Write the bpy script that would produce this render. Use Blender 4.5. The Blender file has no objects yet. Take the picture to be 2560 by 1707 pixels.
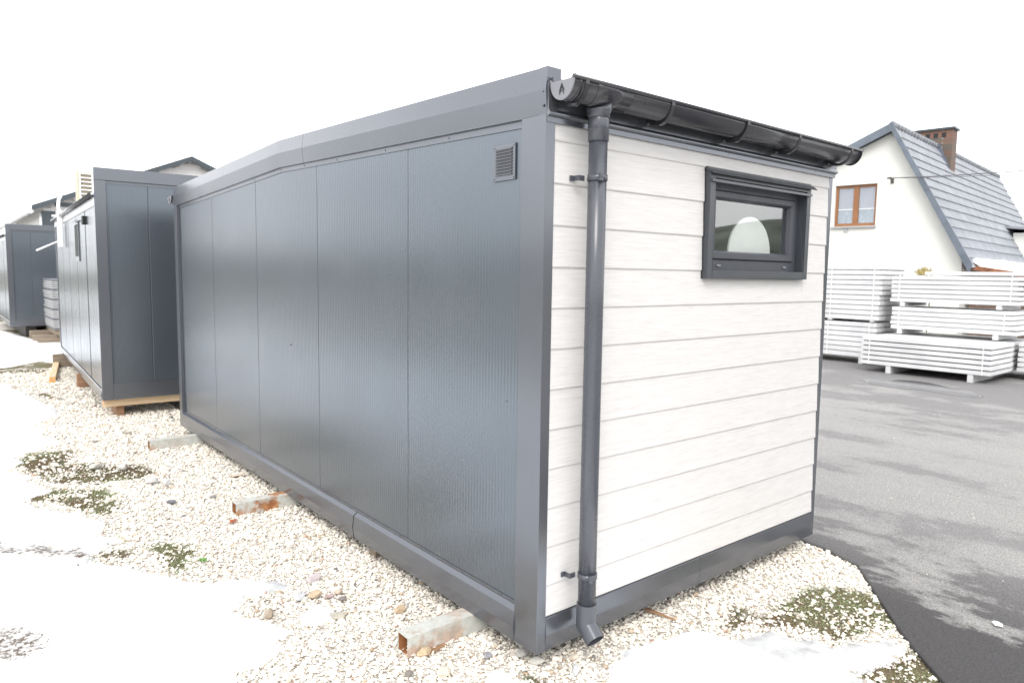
import bpy, bmesh, math, random
import numpy as np
from mathutils import Vector, Matrix
random.seed(7); rng = np.random.default_rng(7)
sc = bpy.context.scene
COL = sc.collection
PI = math.pi

# ------------------------------------------------------------------ materials
def new_mat(name):
    m = bpy.data.materials.new(name); m.use_nodes = True
    nt = m.node_tree
    b = nt.nodes.get('Principled BSDF')
    return m, nt, b
def N(nt, typ, **kw):
    n = nt.nodes.new(typ)
    for k, v in kw.items(): setattr(n, k, v)
    return n
def ramp(nt, pts, interp='LINEAR'):
    r = N(nt, 'ShaderNodeValToRGB'); r.color_ramp.interpolation = interp
    e = r.color_ramp.elements
    while len(e) < len(pts): e.new(0.5)
    for i, (p, c) in enumerate(pts):
        e[i].position = p
        e[i].color = (c, c, c, 1) if isinstance(c, (int, float)) else (*c, 1)
    return r
def coords(nt, scale=(1, 1, 1), kind='Object', rot=(0, 0, 0)):
    t = N(nt, 'ShaderNodeTexCoord'); mp = N(nt, 'ShaderNodeMapping')
    mp.inputs['Scale'].default_value = scale; mp.inputs['Rotation'].default_value = rot
    nt.links.new(t.outputs[kind], mp.inputs[0]); return mp.outputs[0]
def noise(nt, vec, scale, detail=4, rough=.55):
    n = N(nt, 'ShaderNodeTexNoise'); n.inputs['Scale'].default_value = scale
    n.inputs['Detail'].default_value = detail; n.inputs['Roughness'].default_value = rough
    nt.links.new(vec, n.inputs['Vector']); return n.outputs[0]
def bump(nt, b, h, strength, dist=.01):
    bp = N(nt, 'ShaderNodeBump'); bp.inputs['Strength'].default_value = strength
    bp.inputs['Distance'].default_value = dist
    nt.links.new(h, bp.inputs['Height']); nt.links.new(bp.outputs[0], b.inputs['Normal']); return bp
def simple(name, col, rough=.5, var=.06, nscale=6, metallic=0, ior=1.5, bstr=0, bscale=40, bdist=.003, rvar=.06, coat=0):
    m, nt, b = new_mat(name)
    v = coords(nt)
    f = noise(nt, v, nscale)
    lo = tuple(c*(1-var) for c in col); hi = tuple(min(1, c*(1+var)) for c in col)
    r = ramp(nt, [(.3, lo), (.7, hi)]); nt.links.new(f, r.inputs[0])
    nt.links.new(r.outputs[0], b.inputs['Base Color'])
    rr = ramp(nt, [(.3, max(0, rough-rvar)), (.7, min(1, rough+rvar))])
    f2 = noise(nt, v, nscale*2.3); nt.links.new(f2, rr.inputs[0]); nt.links.new(rr.outputs[0], b.inputs['Roughness'])
    b.inputs['Metallic'].default_value = metallic; b.inputs['IOR'].default_value = ior
    if coat: b.inputs['Coat Weight'].default_value = coat; b.inputs['Coat Roughness'].default_value = .1
    if bstr: bump(nt, b, noise(nt, v, bscale, 3), bstr, bdist)
    return m
M = {}
M['steel'] = simple('anthracite_steel', (.160, .168, .188), .22, .03, 1.2, metallic=.68, ior=1.6, rvar=.02)
M['panel'] = simple('anthracite_panel', (.143, .163, .188), .22, .03, 1, metallic=.66, ior=1.6, rvar=.02)
M['panelflat'] = simple('anthracite_flat', (.055, .063, .074), .38, .04, 2, ior=1.6, bstr=.3, bscale=1.6, bdist=.006)
M['louvre'] = simple('louvre_steel', (.16, .165, .18), .35, metallic=.5)
M['dark'] = simple('dark_gap', (.012, .013, .015), .6)
M['gutter'] = simple('gutter_plastic', (.032, .032, .038), .22, .05, 5, ior=1.55)
M['pipe'] = simple('pipe_plastic', (.066, .070, .084), .28, .05, 4, ior=1.6, rvar=.03)
M['endcap'] = simple('endcap_plastic', (.20, .20, .22), .45)
M['screw'] = simple('screw', (.16, .17, .19), .3, metallic=.6)
M['upvc'] = simple('window_frame', (.052, .056, .068), .45, .05, 8, ior=1.5, bstr=.2, bscale=180, bdist=.0006)
M['winflash'] = simple('window_flashing', (.048, .053, .062), .33, .05, 3, ior=1.6, bstr=.2, bscale=5)
M['inner'] = simple('inner_wall', (.55, .56, .52), .7)
M['white_disc'] = simple('white_disc', (.92, .93, .91), .5)
M['white_steel'] = simple('white_steel', (.69, .69, .695), .4, .12, 1.8)
M['white_pl'] = simple('white_plastic', (.85, .85, .84), .4)
M['cream'] = simple('cream_casing', (.50, .47, .35), .5)
M['ac_hole'] = simple('grille_shadow', (.20, .17, .12), .6)
M['render'] = simple('cream_render', (.74, .735, .69), .85, .03, 1.2, bstr=.2, bscale=60)
M['trim_blue'] = simple('roof_trim', (.14, .165, .20), .45, .25, 2)
M['lead'] = simple('lead_flashing', (.12, .135, .18), .45)
M['orange_wood'] = simple('orange_wood', (.30, .135, .055), .45, .12, 4)
M['sill'] = simple('stone_sill', (.42, .42, .42), .7)
M['blind'] = simple('pale_blind', (.33, .34, .42), .7)
M['curtain'] = simple('lace_curtain', (.27, .33, .42), .7, .25, 12)
M['rust'] = simple('rusty_edge', (.30, .13, .07), .8, .4, 7)
M['cable'] = simple('cable', (.12, .12, .13), .5)
M['iron'] = simple('iron', (.10, .09, .08), .6)
M['shed_roof'] = simple('shed_trim', (.06, .075, .085), .45)

def wood(name, a, b_, sc_=(1, 14, 14), rough=.7):
    m, nt, b = new_mat(name)
    v = coords(nt, sc_); f = noise(nt, v, 3, 6, .6)
    r = ramp(nt, [(.3, a), (.5, tuple((x+y)/2 for x, y in zip(a, b_))), (.72, b_)]); nt.links.new(f, r.inputs[0])
    nt.links.new(r.outputs[0], b.inputs['Base Color']); b.inputs['Roughness'].default_value = rough
    bump(nt, b, f, .3, .003); return m
M['wood_fresh'] = wood('fresh_pine', (.62, .42, .24), (.78, .62, .42))
M['wood_end'] = wood('pine_end', (.60, .30, .12), (.72, .44, .2))
M['wood_old'] = wood('weathered_timber', (.17, .13, .10), (.33, .27, .20))
M['wood_brown'] = wood('brown_timber', (.22, .12, .07), (.42, .25, .14))

def clad_mat():
    m, nt, b = new_mat('white_wood_cladding')
    v = coords(nt, (2.6, 42, 42)); f = noise(nt, v, 2.2, 8, .62)
    v2 = coords(nt, (3, 60, 60)); g = noise(nt, v2, 3, 5, .6)
    mx = N(nt, 'ShaderNodeMath', operation='ADD'); nt.links.new(f, mx.inputs[0]); nt.links.new(g, mx.inputs[1])
    hv = N(nt, 'ShaderNodeMath', operation='MULTIPLY'); nt.links.new(mx.outputs[0], hv.inputs[0]); hv.inputs[1].default_value = .5
    r = ramp(nt, [(.30, (.52, .50, .485)), (.45, (.59, .572, .56)), (.60, (.64, .625, .61))]); nt.links.new(hv.outputs[0], r.inputs[0])
    nt.links.new(r.outputs[0], b.inputs['Base Color']); b.inputs['Roughness'].default_value = .5
    bump(nt, b, hv.outputs[0], .35, .002); return m
M['clad'] = clad_mat()

def rusty_beam():
    m, nt, b = new_mat('painted_rusty_steel')
    v = coords(nt, (1, 1, 1)); f = noise(nt, v, 5.5, 8, .68)
    r = ramp(nt, [(.51, 0.0), (.60, 1.0)]); nt.links.new(f, r.inputs[0])
    g = noise(nt, v, 30, 4)
    rc = ramp(nt, [(.35, (.22, .075, .028)), (.65, (.50, .24, .10))]); nt.links.new(g, rc.inputs[0])
    pc = ramp(nt, [(.3, (.46, .47, .43)), (.7, (.58, .58, .54))]); nt.links.new(g, pc.inputs[0])
    at = N(nt, 'ShaderNodeAttribute'); at.attribute_name = 'rust'
    add = N(nt, 'ShaderNodeMath', operation='MULTIPLY'); nt.links.new(r.outputs[0], add.inputs[0]); nt.links.new(at.outputs['Fac'], add.inputs[1])
    mx = N(nt, 'ShaderNodeMix', data_type='RGBA'); nt.links.new(add.outputs[0], mx.inputs['Factor'])
    nt.links.new(pc.outputs[0], mx.inputs['A']); nt.links.new(rc.outputs[0], mx.inputs['B'])
    nt.links.new(mx.outputs['Result'], b.inputs['Base Color']); b.inputs['Roughness'].default_value = .6
    bump(nt, b, f, .2, .002); return m
M['beam'] = rusty_beam()
M['beam_in'] = simple('rusty_inside', (.30, .13, .05), .8, .5, 12)

def glass():
    m = bpy.data.materials.new('window_glass'); m.use_nodes = True; nt = m.node_tree; nt.nodes.clear()
    o = N(nt, 'ShaderNodeOutputMaterial'); t = N(nt, 'ShaderNodeBsdfTransparent'); t.inputs[0].default_value = (.985, .995, .99, 1)
    g = N(nt, 'ShaderNodeBsdfGlossy'); g.inputs['Roughness'].default_value = .015
    lw = N(nt, 'ShaderNodeLayerWeight'); lw.inputs[0].default_value = .5
    pw = N(nt, 'ShaderNodeMath', operation='POWER'); nt.links.new(lw.outputs['Facing'], pw.inputs[0]); pw.inputs[1].default_value = 3.5
    f = N(nt, 'ShaderNodeMath', operation='MULTIPLY_ADD'); nt.links.new(pw.outputs[0], f.inputs[0]); f.inputs[1].default_value = .75; f.inputs[2].default_value = .12
    mx = N(nt, 'ShaderNodeMixShader'); nt.links.new(f.outputs[0], mx.inputs[0]); nt.links.new(t.outputs[0], mx.inputs[1])
    nt.links.new(g.outputs[0], mx.inputs[2]); nt.links.new(mx.outputs[0], o.inputs[0]); return m
M['glass'] = glass()

def brick():
    m, nt, b = new_mat('chimney_brick')
    v = coords(nt, (1, 1, 1), rot=(math.radians(90), 0, 0))
    br = N(nt, 'ShaderNodeTexBrick'); br.inputs['Scale'].default_value = 7
    br.inputs['Color1'].default_value = (.20, .10, .07, 1); br.inputs['Color2'].default_value = (.11, .10, .085, 1)
    br.inputs['Mortar'].default_value = (.25, .23, .2, 1); br.inputs['Mortar Size'].default_value = .018
    br.inputs['Row Height'].default_value = .5; br.inputs['Brick Width'].default_value = 1.4
    nt.links.new(v, br.inputs['Vector']); nt.links.new(br.outputs[0], b.inputs['Base Color']); b.inputs['Roughness'].default_value = .9
    return m
M['brick'] = brick()
def attr_color(name, rough=.8, attr='col', spec=.5):
    m, nt, b = new_mat(name)
    a = N(nt, 'ShaderNodeAttribute'); a.attribute_name = attr
    nt.links.new(a.outputs['Color'], b.inputs['Base Color']); b.inputs['Roughness'].default_value = rough
    b.inputs['Specular IOR Level'].default_value = spec
    return m
M['stones'] = attr_color('crushed_stone', .85, spec=.2)
M['moss'] = attr_color('moss_leaves', .9, spec=.1)
M['rock'] = None

def tile_mat():
    m, nt, b = new_mat('grey_roof_tile')
    v = coords(nt); f = noise(nt, v, 2.5, 5)
    r = ramp(nt, [(.3, (.22, .232, .255)), (.7, (.31, .325, .35))]); nt.links.new(f, r.inputs[0])
    nt.links.new(r.outputs[0], b.inputs['Base Color']); b.inputs['Roughness'].default_value = .5; return m
M['tile'] = tile_mat()

def snow_mat():
    m, nt, b = new_mat('melting_snow')
    v = coords(nt); f = noise(nt, v, 22, 6, .7)
    a = N(nt, 'ShaderNodeAttribute'); a.attribute_name = 'dirt_shade'
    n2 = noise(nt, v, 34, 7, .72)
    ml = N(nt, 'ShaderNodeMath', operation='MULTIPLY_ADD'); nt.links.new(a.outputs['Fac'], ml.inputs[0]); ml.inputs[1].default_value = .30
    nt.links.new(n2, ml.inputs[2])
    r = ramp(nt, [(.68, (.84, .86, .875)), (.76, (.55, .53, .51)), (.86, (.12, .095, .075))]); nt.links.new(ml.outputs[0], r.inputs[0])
    nt.links.new(r.outputs[0], b.inputs['Base Color']); b.inputs['Roughness'].default_value = .6
    b.inputs['Specular IOR Level'].default_value = .3
    bump(nt, b, f, .5, .012); return m
M['snow'] = snow_mat()
def ice_mat():
    m, nt, b = new_mat('grey_ice')
    v = coords(nt, (1, 1, 1)); f = noise(nt, v, 7, 8, .68)
    r = ramp(nt, [(.30, (.30, .30, .29)), (.45, (.47, .475, .475)), (.68, (.60, .61, .615))]); nt.links.new(f, r.inputs[0])
    nt.links.new(r.outputs[0], b.inputs['Base Color']); b.inputs['Roughness'].default_value = .3
    bump(nt, b, f, .3, .01); return m
M['ice'] = ice_mat()

def gravel_mat():
    m, nt, b = new_mat('gravel_bed')
    v = coords(nt)
    vo = N(nt, 'ShaderNodeTexVoronoi'); vo.inputs['Scale'].default_value = 42; nt.links.new(v, vo.inputs['Vector'])
    vd = N(nt, 'ShaderNodeTexVoronoi', feature='DISTANCE_TO_EDGE'); vd.inputs['Scale'].default_value = 42; nt.links.new(v, vd.inputs['Vector'])
    sep = N(nt, 'ShaderNodeSeparateColor'); nt.links.new(vo.outputs['Color'], sep.inputs[0])
    sc_ = ramp(nt, [(0, (.34, .29, .25)), (.12, (.60, .55, .49)), (.5, (.70, .66, .60)), (1, (.78, .75, .70))]); nt.links.new(sep.outputs[0], sc_.inputs[0])
    gap = ramp(nt, [(.0, .5), (.08, 1.0)]); nt.links.new(vd.outputs[0], gap.inputs[0])
    mul = N(nt, 'ShaderNodeMix', data_type='RGBA', blend_type='MULTIPLY'); mul.inputs['Factor'].default_value = 1
    nt.links.new(sc_.outputs[0], mul.inputs['A']); nt.links.new(gap.outputs[0], mul.inputs['B'])
    a = N(nt, 'ShaderNodeAttribute'); a.attribute_name = 'moss'
    n2 = noise(nt, v, 16, 7, .75)
    ad = N(nt, 'ShaderNodeMath', operation='ADD'); nt.links.new(a.outputs['Fac'], ad.inputs[0]); nt.links.new(n2, ad.inputs[1])
    rm = ramp(nt, [(.86, 0), (.95, 1)]); nt.links.new(ad.outputs[0], rm.inputs[0])
    n3 = noise(nt, v, 5, 5)
    soil = ramp(nt, [(.35, (.15, .115, .08)), (.5, (.15, .125, .07)), (.65, (.13, .15, .08))]); nt.links.new(n3, soil.inputs[0])
    mx = N(nt, 'ShaderNodeMix', data_type='RGBA'); nt.links.new(rm.outputs[0], mx.inputs['Factor'])
    nt.links.new(mul.outputs['Result'], mx.inputs['A']); nt.links.new(soil.outputs[0], mx.inputs['B'])
    nt.links.new(mx.outputs['Result'], b.inputs['Base Color']); b.inputs['Roughness'].default_value = .9
    b.inputs['Specular IOR Level'].default_value = .2
    bump(nt, b, vd.outputs[0], .8, .02); return m
M['gravel'] = gravel_mat()

def ground_mat():
    m, nt, b = new_mat('snowy_ground')
    v = coords(nt); f = noise(nt, v, .35, 9, .68)
    r = ramp(nt, [(.55, (.13, .12, .08)), (.62, (.85, .87, .88))]); nt.links.new(f, r.inputs[0])
    nt.links.new(r.outputs[0], b.inputs['Base Color']); b.inputs['Roughness'].default_value = .85
    return m
M['ground'] = ground_mat()

def field_mat():
    m, nt, b = new_mat('thawing_field')
    t = N(nt, 'ShaderNodeTexCoord'); sep = N(nt, 'ShaderNodeSeparateXYZ'); nt.links.new(t.outputs['Object'], sep.inputs[0])
    v = coords(nt); f = noise(nt, v, .5, 8, .62)
    mr = N(nt, 'ShaderNodeMapRange'); nt.links.new(sep.outputs[0], mr.inputs[0])
    mr.inputs[1].default_value = -3.2; mr.inputs[2].default_value = -6.0; mr.inputs[3].default_value = -.35; mr.inputs[4].default_value = .06
    ad = N(nt, 'ShaderNodeMath', operation='ADD'); nt.links.new(f, ad.inputs[0]); nt.links.new(mr.outputs[0], ad.inputs[1])
    r = ramp(nt, [(.46, (.86, .88, .89)), (.56, (.22, .21, .17))]); nt.links.new(ad.outputs[0], r.inputs[0])
    nt.links.new(r.outputs[0], b.inputs['Base Color']); b.inputs['Roughness'].default_value = .85; return m
M['field'] = field_mat()

def asphalt_mat():
    m, nt, b = new_mat('wet_asphalt')
    t = N(nt, 'ShaderNodeTexCoord'); sep = N(nt, 'ShaderNodeSeparateXYZ'); nt.links.new(t.outputs['Object'], sep.inputs[0])
    v = coords(nt, (1.0, .42, 1)); f = noise(nt, v, 1.25, 13, .68)
    v1 = coords(nt); g = noise(nt, v1, 85, 5, .8)
    # drying grows away from the edge of the yard
    mr = N(nt, 'ShaderNodeMapRange'); nt.links.new(sep.outputs[0], mr.inputs[0])
    mr.inputs[1].default_value = 2.4; mr.inputs[2].default_value = 3.8; mr.inputs[3].default_value = -.12; mr.inputs[4].default_value = .05
    mr2 = N(nt, 'ShaderNodeMapRange'); nt.links.new(sep.outputs[0], mr2.inputs[0])
    mr2.inputs[1].default_value = 7.5; mr2.inputs[2].default_value = 10.5; mr2.inputs[3].default_value = 0; mr2.inputs[4].default_value = -.14
    ad = N(nt, 'ShaderNodeMath', operation='ADD'); nt.links.new(f, ad.inputs[0]); nt.links.new(mr.outputs[0], ad.inputs[1])
    vf = coords(nt, (1.0, .6, 1)); ff = noise(nt, vf, 11, 8, .7)
    fm = N(nt, 'ShaderNodeMath', operation='MULTIPLY_ADD'); nt.links.new(ff, fm.inputs[0]); fm.inputs[1].default_value = .16; fm.inputs[2].default_value = -.08
    ad0 = N(nt, 'ShaderNodeMath', operation='ADD'); nt.links.new(ad.outputs[0], ad0.inputs[0]); nt.links.new(fm.outputs[0], ad0.inputs[1]); ad = ad0
    ad2 = N(nt, 'ShaderNodeMath', operation='ADD'); nt.links.new(ad.outputs[0], ad2.inputs[0]); nt.links.new(mr2.outputs[0], ad2.inputs[1])
    dry = ramp(nt, [(.47, 0), (.50, .6), (.54, .85), (.62, 1)]); nt.links.new(ad2.outputs[0], dry.inputs[0])
    gr = ramp(nt, [(.35, .5), (.65, 1.5)]); nt.links.new(g, gr.inputs[0])
    # older worn asphalt beyond x~3, newer dark one near the verge
    old = N(nt, 'ShaderNodeMapRange'); nt.links.new(sep.outputs[0], old.inputs[0])
    old.inputs[1].default_value = 2.1; old.inputs[2].default_value = 3.5; old.inputs[3].default_value = 0; old.inputs[4].default_value = 1
    base = N(nt, 'ShaderNodeMix', data_type='RGBA'); nt.links.new(old.outputs[0], base.inputs['Factor'])
    base.inputs['A'].default_value = (.050, .047, .048, 1); base.inputs['B'].default_value = (.19, .184, .182, 1)
    mx = N(nt, 'ShaderNodeMix', data_type='RGBA'); nt.links.new(dry.outputs[0], mx.inputs['Factor'])
    nt.links.new(base.outputs['Result'], mx.inputs['A']); mx.inputs['B'].default_value = (.29, .283, .272, 1)
    ml = N(nt, 'ShaderNodeMix', data_type='RGBA', blend_type='MULTIPLY'); ml.inputs['Factor'].default_value = 1
    nt.links.new(mx.outputs['Result'], ml.inputs['A']); nt.links.new(gr.outputs[0], ml.inputs['B'])
    nt.links.new(ml.outputs['Result'], b.inputs['Base Color'])
    rr = ramp(nt, [(0, .62), (1, .85)]); nt.links.new(dry.outputs[0], rr.inputs[0]); nt.links.new(rr.outputs[0], b.inputs['Roughness'])
    b.inputs['Specular IOR Level'].default_value = .35
    bump(nt, b, g, .9, .006); return m
M['asphalt'] = asphalt_mat()
M['puddle'] = simple('puddle_water', (.13, .13, .135), .10, rvar=.04, ior=1.6)
M['hill'] = simple('wooded_hill', (.15, .165, .14), .95, .5, .25)
M['paper'] = simple('white_paper', (.85, .88, .9), .6)
M['straw'] = simple('pale_straw', (.75, .72, .66), .6)
M['snowfar'] = simple('old_snow', (.88, .89, .9), .6, .02)

# ------------------------------------------------------------------ mesh helpers
class MB:
    def __init__(s): s.v = []; s.f = []; s.sm = []
    def quad(s, a, b, c, d, smooth=False):
        i = len(s.v); s.v += [a, b, c, d]; s.f.append((i, i+1, i+2, i+3)); s.sm.append(smooth)
    def poly(s, pts, smooth=False):
        i = len(s.v); s.v += list(pts); s.f.append(tuple(range(i, i+len(pts)))); s.sm.append(smooth)
    def box(s, x0, x1, y0, y1, z0, z1):
        i = len(s.v)
        s.v += [(x0,y0,z0),(x1,y0,z0),(x1,y1,z0),(x0,y1,z0),(x0,y0,z1),(x1,y0,z1),(x1,y1,z1),(x0,y1,z1)]
        for q in ((0,3,2,1),(4,5,6,7),(0,1,5,4),(1,2,6,5),(2,3,7,6),(3,0,4,7)):
            s.f.append(tuple(i+k for k in q)); s.sm.append(False)
        return s
    def sweep(s, prof, path, closed=True, caps=True, smooth=False):
        """prof: list of rings [ [pts...] per station ]"""
        n = len(prof[0]); base = len(s.v)
        for ring in prof: s.v += list(ring)
        for k in range(len(prof)-1):
            for j in range(n if closed else n-1):
                a = base+k*n+j; b = base+k*n+(j+1) % n
                s.f.append((a, b, b+n, a+n)); s.sm.append(smooth)
        if caps and closed:
            s.f.append(tuple(base+j for j in reversed(range(n)))); s.sm.append(False)
            e = base+(len(prof)-1)*n
            s.f.append(tuple(e+j for j in range(n))); s.sm.append(False)
        return s
    def tube(s, path, r, n=16, caps=True, smooth=True):
        rings = []; path = [Vector(p) for p in path]; rs = r if isinstance(r, (list, tuple)) else [r]*len(path)
        up = None
        for i, p in enumerate(path):
            t = (path[min(i+1, len(path)-1)]-path[max(i-1, 0)]).normalized()
            if up is None: up = Vector((0, 0, 1)) if abs(t.z) < .9 else Vector((1, 0, 0))
            a = t.cross(up).normalized(); b = a.cross(t).normalized(); up = b
            rings.append([tuple(p+a*math.cos(2*PI*k/n)*rs[i]+b*math.sin(2*PI*k/n)*rs[i]) for k in range(n)])
        return s.sweep(rings, None, True, caps, smooth)
    def cyl(s, a, b, r, n=16, smooth=True): return s.tube([a, b], r, n, True, smooth)
    def dome(s, c, axis, r, h=None):
        """small screw head: hex-washer dome"""
        c = Vector(c); ax = Vector(axis).normalized(); h = h or r*.7
        u = ax.orthogonal().normalized(); w = ax.cross(u)
        rings = []
        for rr, hh in ((r, 0), (r, h*.3), (r*.62, h*.35), (r*.55, h)):
            rings.append([tuple(c+ax*hh+(u*math.cos(2*PI*k/8)+w*math.sin(2*PI*k/8))*rr) for k in range(8)])
        s.sweep(rings, None, True, True, False); return s
    def build(s, name, mat, parent=None, bevel=0, weld=True):
        me = bpy.data.meshes.new(name)
        me.from_pydata([tuple(v) for v in s.v], [], s.f); me.update()
        me.polygons.foreach_set('use_smooth', s.sm)
        bm = bmesh.new(); bm.from_mesh(me)
        if weld: bmesh.ops.remove_doubles(bm, verts=bm.verts, dist=1e-5)
        bmesh.ops.recalc_face_normals(bm, faces=bm.faces)
        bm.to_mesh(me); bm.free()
        me.materials.append(mat)
        o = bpy.data.objects.new(name, me); COL.objects.link(o)
        if parent is not None: o.parent = parent
        if bevel:
            md = o.modifiers.new('bevel', 'BEVEL'); md.width = bevel; md.segments = 2; md.limit_method = 'ANGLE'; md.angle_limit = math.radians(40)
        return o
def tag(o, label=None, cat=None, group=None, kind=None):
    if label: o['label'] = label
    if cat: o['category'] = cat
    if group: o['group'] = group
    if kind: o['kind'] = kind
    return o
def empty(name, loc, rz=0, label=None, cat=None, group=None):
    o = bpy.data.objects.new(name, None); o.location = loc; o.rotation_euler = (0, 0, rz)
    o.empty_display_size = .2; COL.objects.link(o); tag(o, label, cat, group); return o
def copy_tree(o, parent=None):
    c = o.copy(); COL.objects.link(c); c.parent = parent
    for ch in list(o.children): copy_tree(ch, c)
    return c
def extr_y(mb, prof, ys, dz=lambda y: 0, smooth=False):
    """extrude closed (x,z) profile along y stations, with height offset dz(y)"""
    mb.sweep([[(x, y, z+dz(y)) for x, z in prof] for y in ys], None, True, True, smooth)
def extr_x(mb, prof, xs, smooth=False):
    mb.sweep([[(x, y, z) for y, z in prof] for x in xs], None, True, True, smooth)
def rib_wall(x, y0, y1, z0, ztop, pitch=.025, amp=.0006, flip=1, axis='x', thick=.04):
    """ribbed sheet in plane x (along y) or plane y (axis 'y': along x)"""
    mb = MB(); n = max(2, int(round((y1-y0)/pitch*6)))
    pr = [0, 0, .35, 1, 1, .35]
    pts = []
    for i in range(n+1):
        t = y0+(y1-y0)*i/n
        pts.append((t, x+flip*amp*(pr[i % 6]-.5)))
    base = 0
    for t, o in pts:
        zt = ztop(t) if callable(ztop) else ztop
        if axis == 'x': mb.v += [(o, t, z0), (o, t, zt)]
        else: mb.v += [(t, o, z0), (t, o, zt)]
    for i in range(n):
        mb.f.append((2*i, 2*i+2, 2*i+3, 2*i+1)); mb.sm.append(True)
    # returned edges and back so the panel has thickness
    for t, o in (pts[0], pts[-1]):
        zt = ztop(t) if callable(ztop) else ztop
        b = x+flip*-thick if False else x+thick
        if axis == 'x': mb.quad((o, t, z0), (b, t, z0), (b, t, zt), (o, t, zt))
        else: mb.quad((t, o, z0), (t, b, z0), (t, b, zt), (t, o, zt))
    return mb

# ------------------------------------------------------------------ numpy noise
def vnoise(x, y, seed=0):
    xi = np.floor(x).astype(np.int64); yi = np.floor(y).astype(np.int64)
    xf = x-xi; yf = y-yi
    def h(a, b):
        n = (a*374761393+b*668265263+seed*982451653) & 0x7fffffff
        n = ((n ^ (n >> 13))*1274126177) & 0x7fffffff
        return ((n ^ (n >> 16)) & 0xffff)/65535.0
    u = xf*xf*(3-2*xf); v = yf*yf*(3-2*yf)
    return (h(xi, yi)*(1-u)+h(xi+1, yi)*u)*(1-v)+(h(xi, yi+1)*(1-u)+h(xi+1, yi+1)*u)*v
def fbm(x, y, f, octv=4, seed=0):
    s = 0; a = .5; t = 0
    for k in range(octv):
        s = s+a*(vnoise(x*f, y*f, seed+k*17)-.5)*2; t += a; f *= 2.03; a *= .55
    return s/t
def sdpoly(px, py, poly):
    """signed distance, positive inside"""
    P = np.array(poly); d = np.full(px.shape, 1e9); inside = np.zeros(px.shape, bool)
    n = len(P)
    for i in range(n):
        ax, ay = P[i]; bx, by = P[(i+1) % n]
        ex, ey = bx-ax, by-ay; L = ex*ex+ey*ey+1e-12
        t = np.clip(((px-ax)*ex+(py-ay)*ey)/L, 0, 1)
        d = np.minimum(d, (px-ax-t*ex)**2+(py-ay-t*ey)**2)
        c = ((ay > py) != (by > py)) & (px < (bx-ax)*(py-ay)/(by-ay+1e-12)+ax)
        inside ^= c
    d = np.sqrt(d); return np.where(inside, d, -d)

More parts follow.
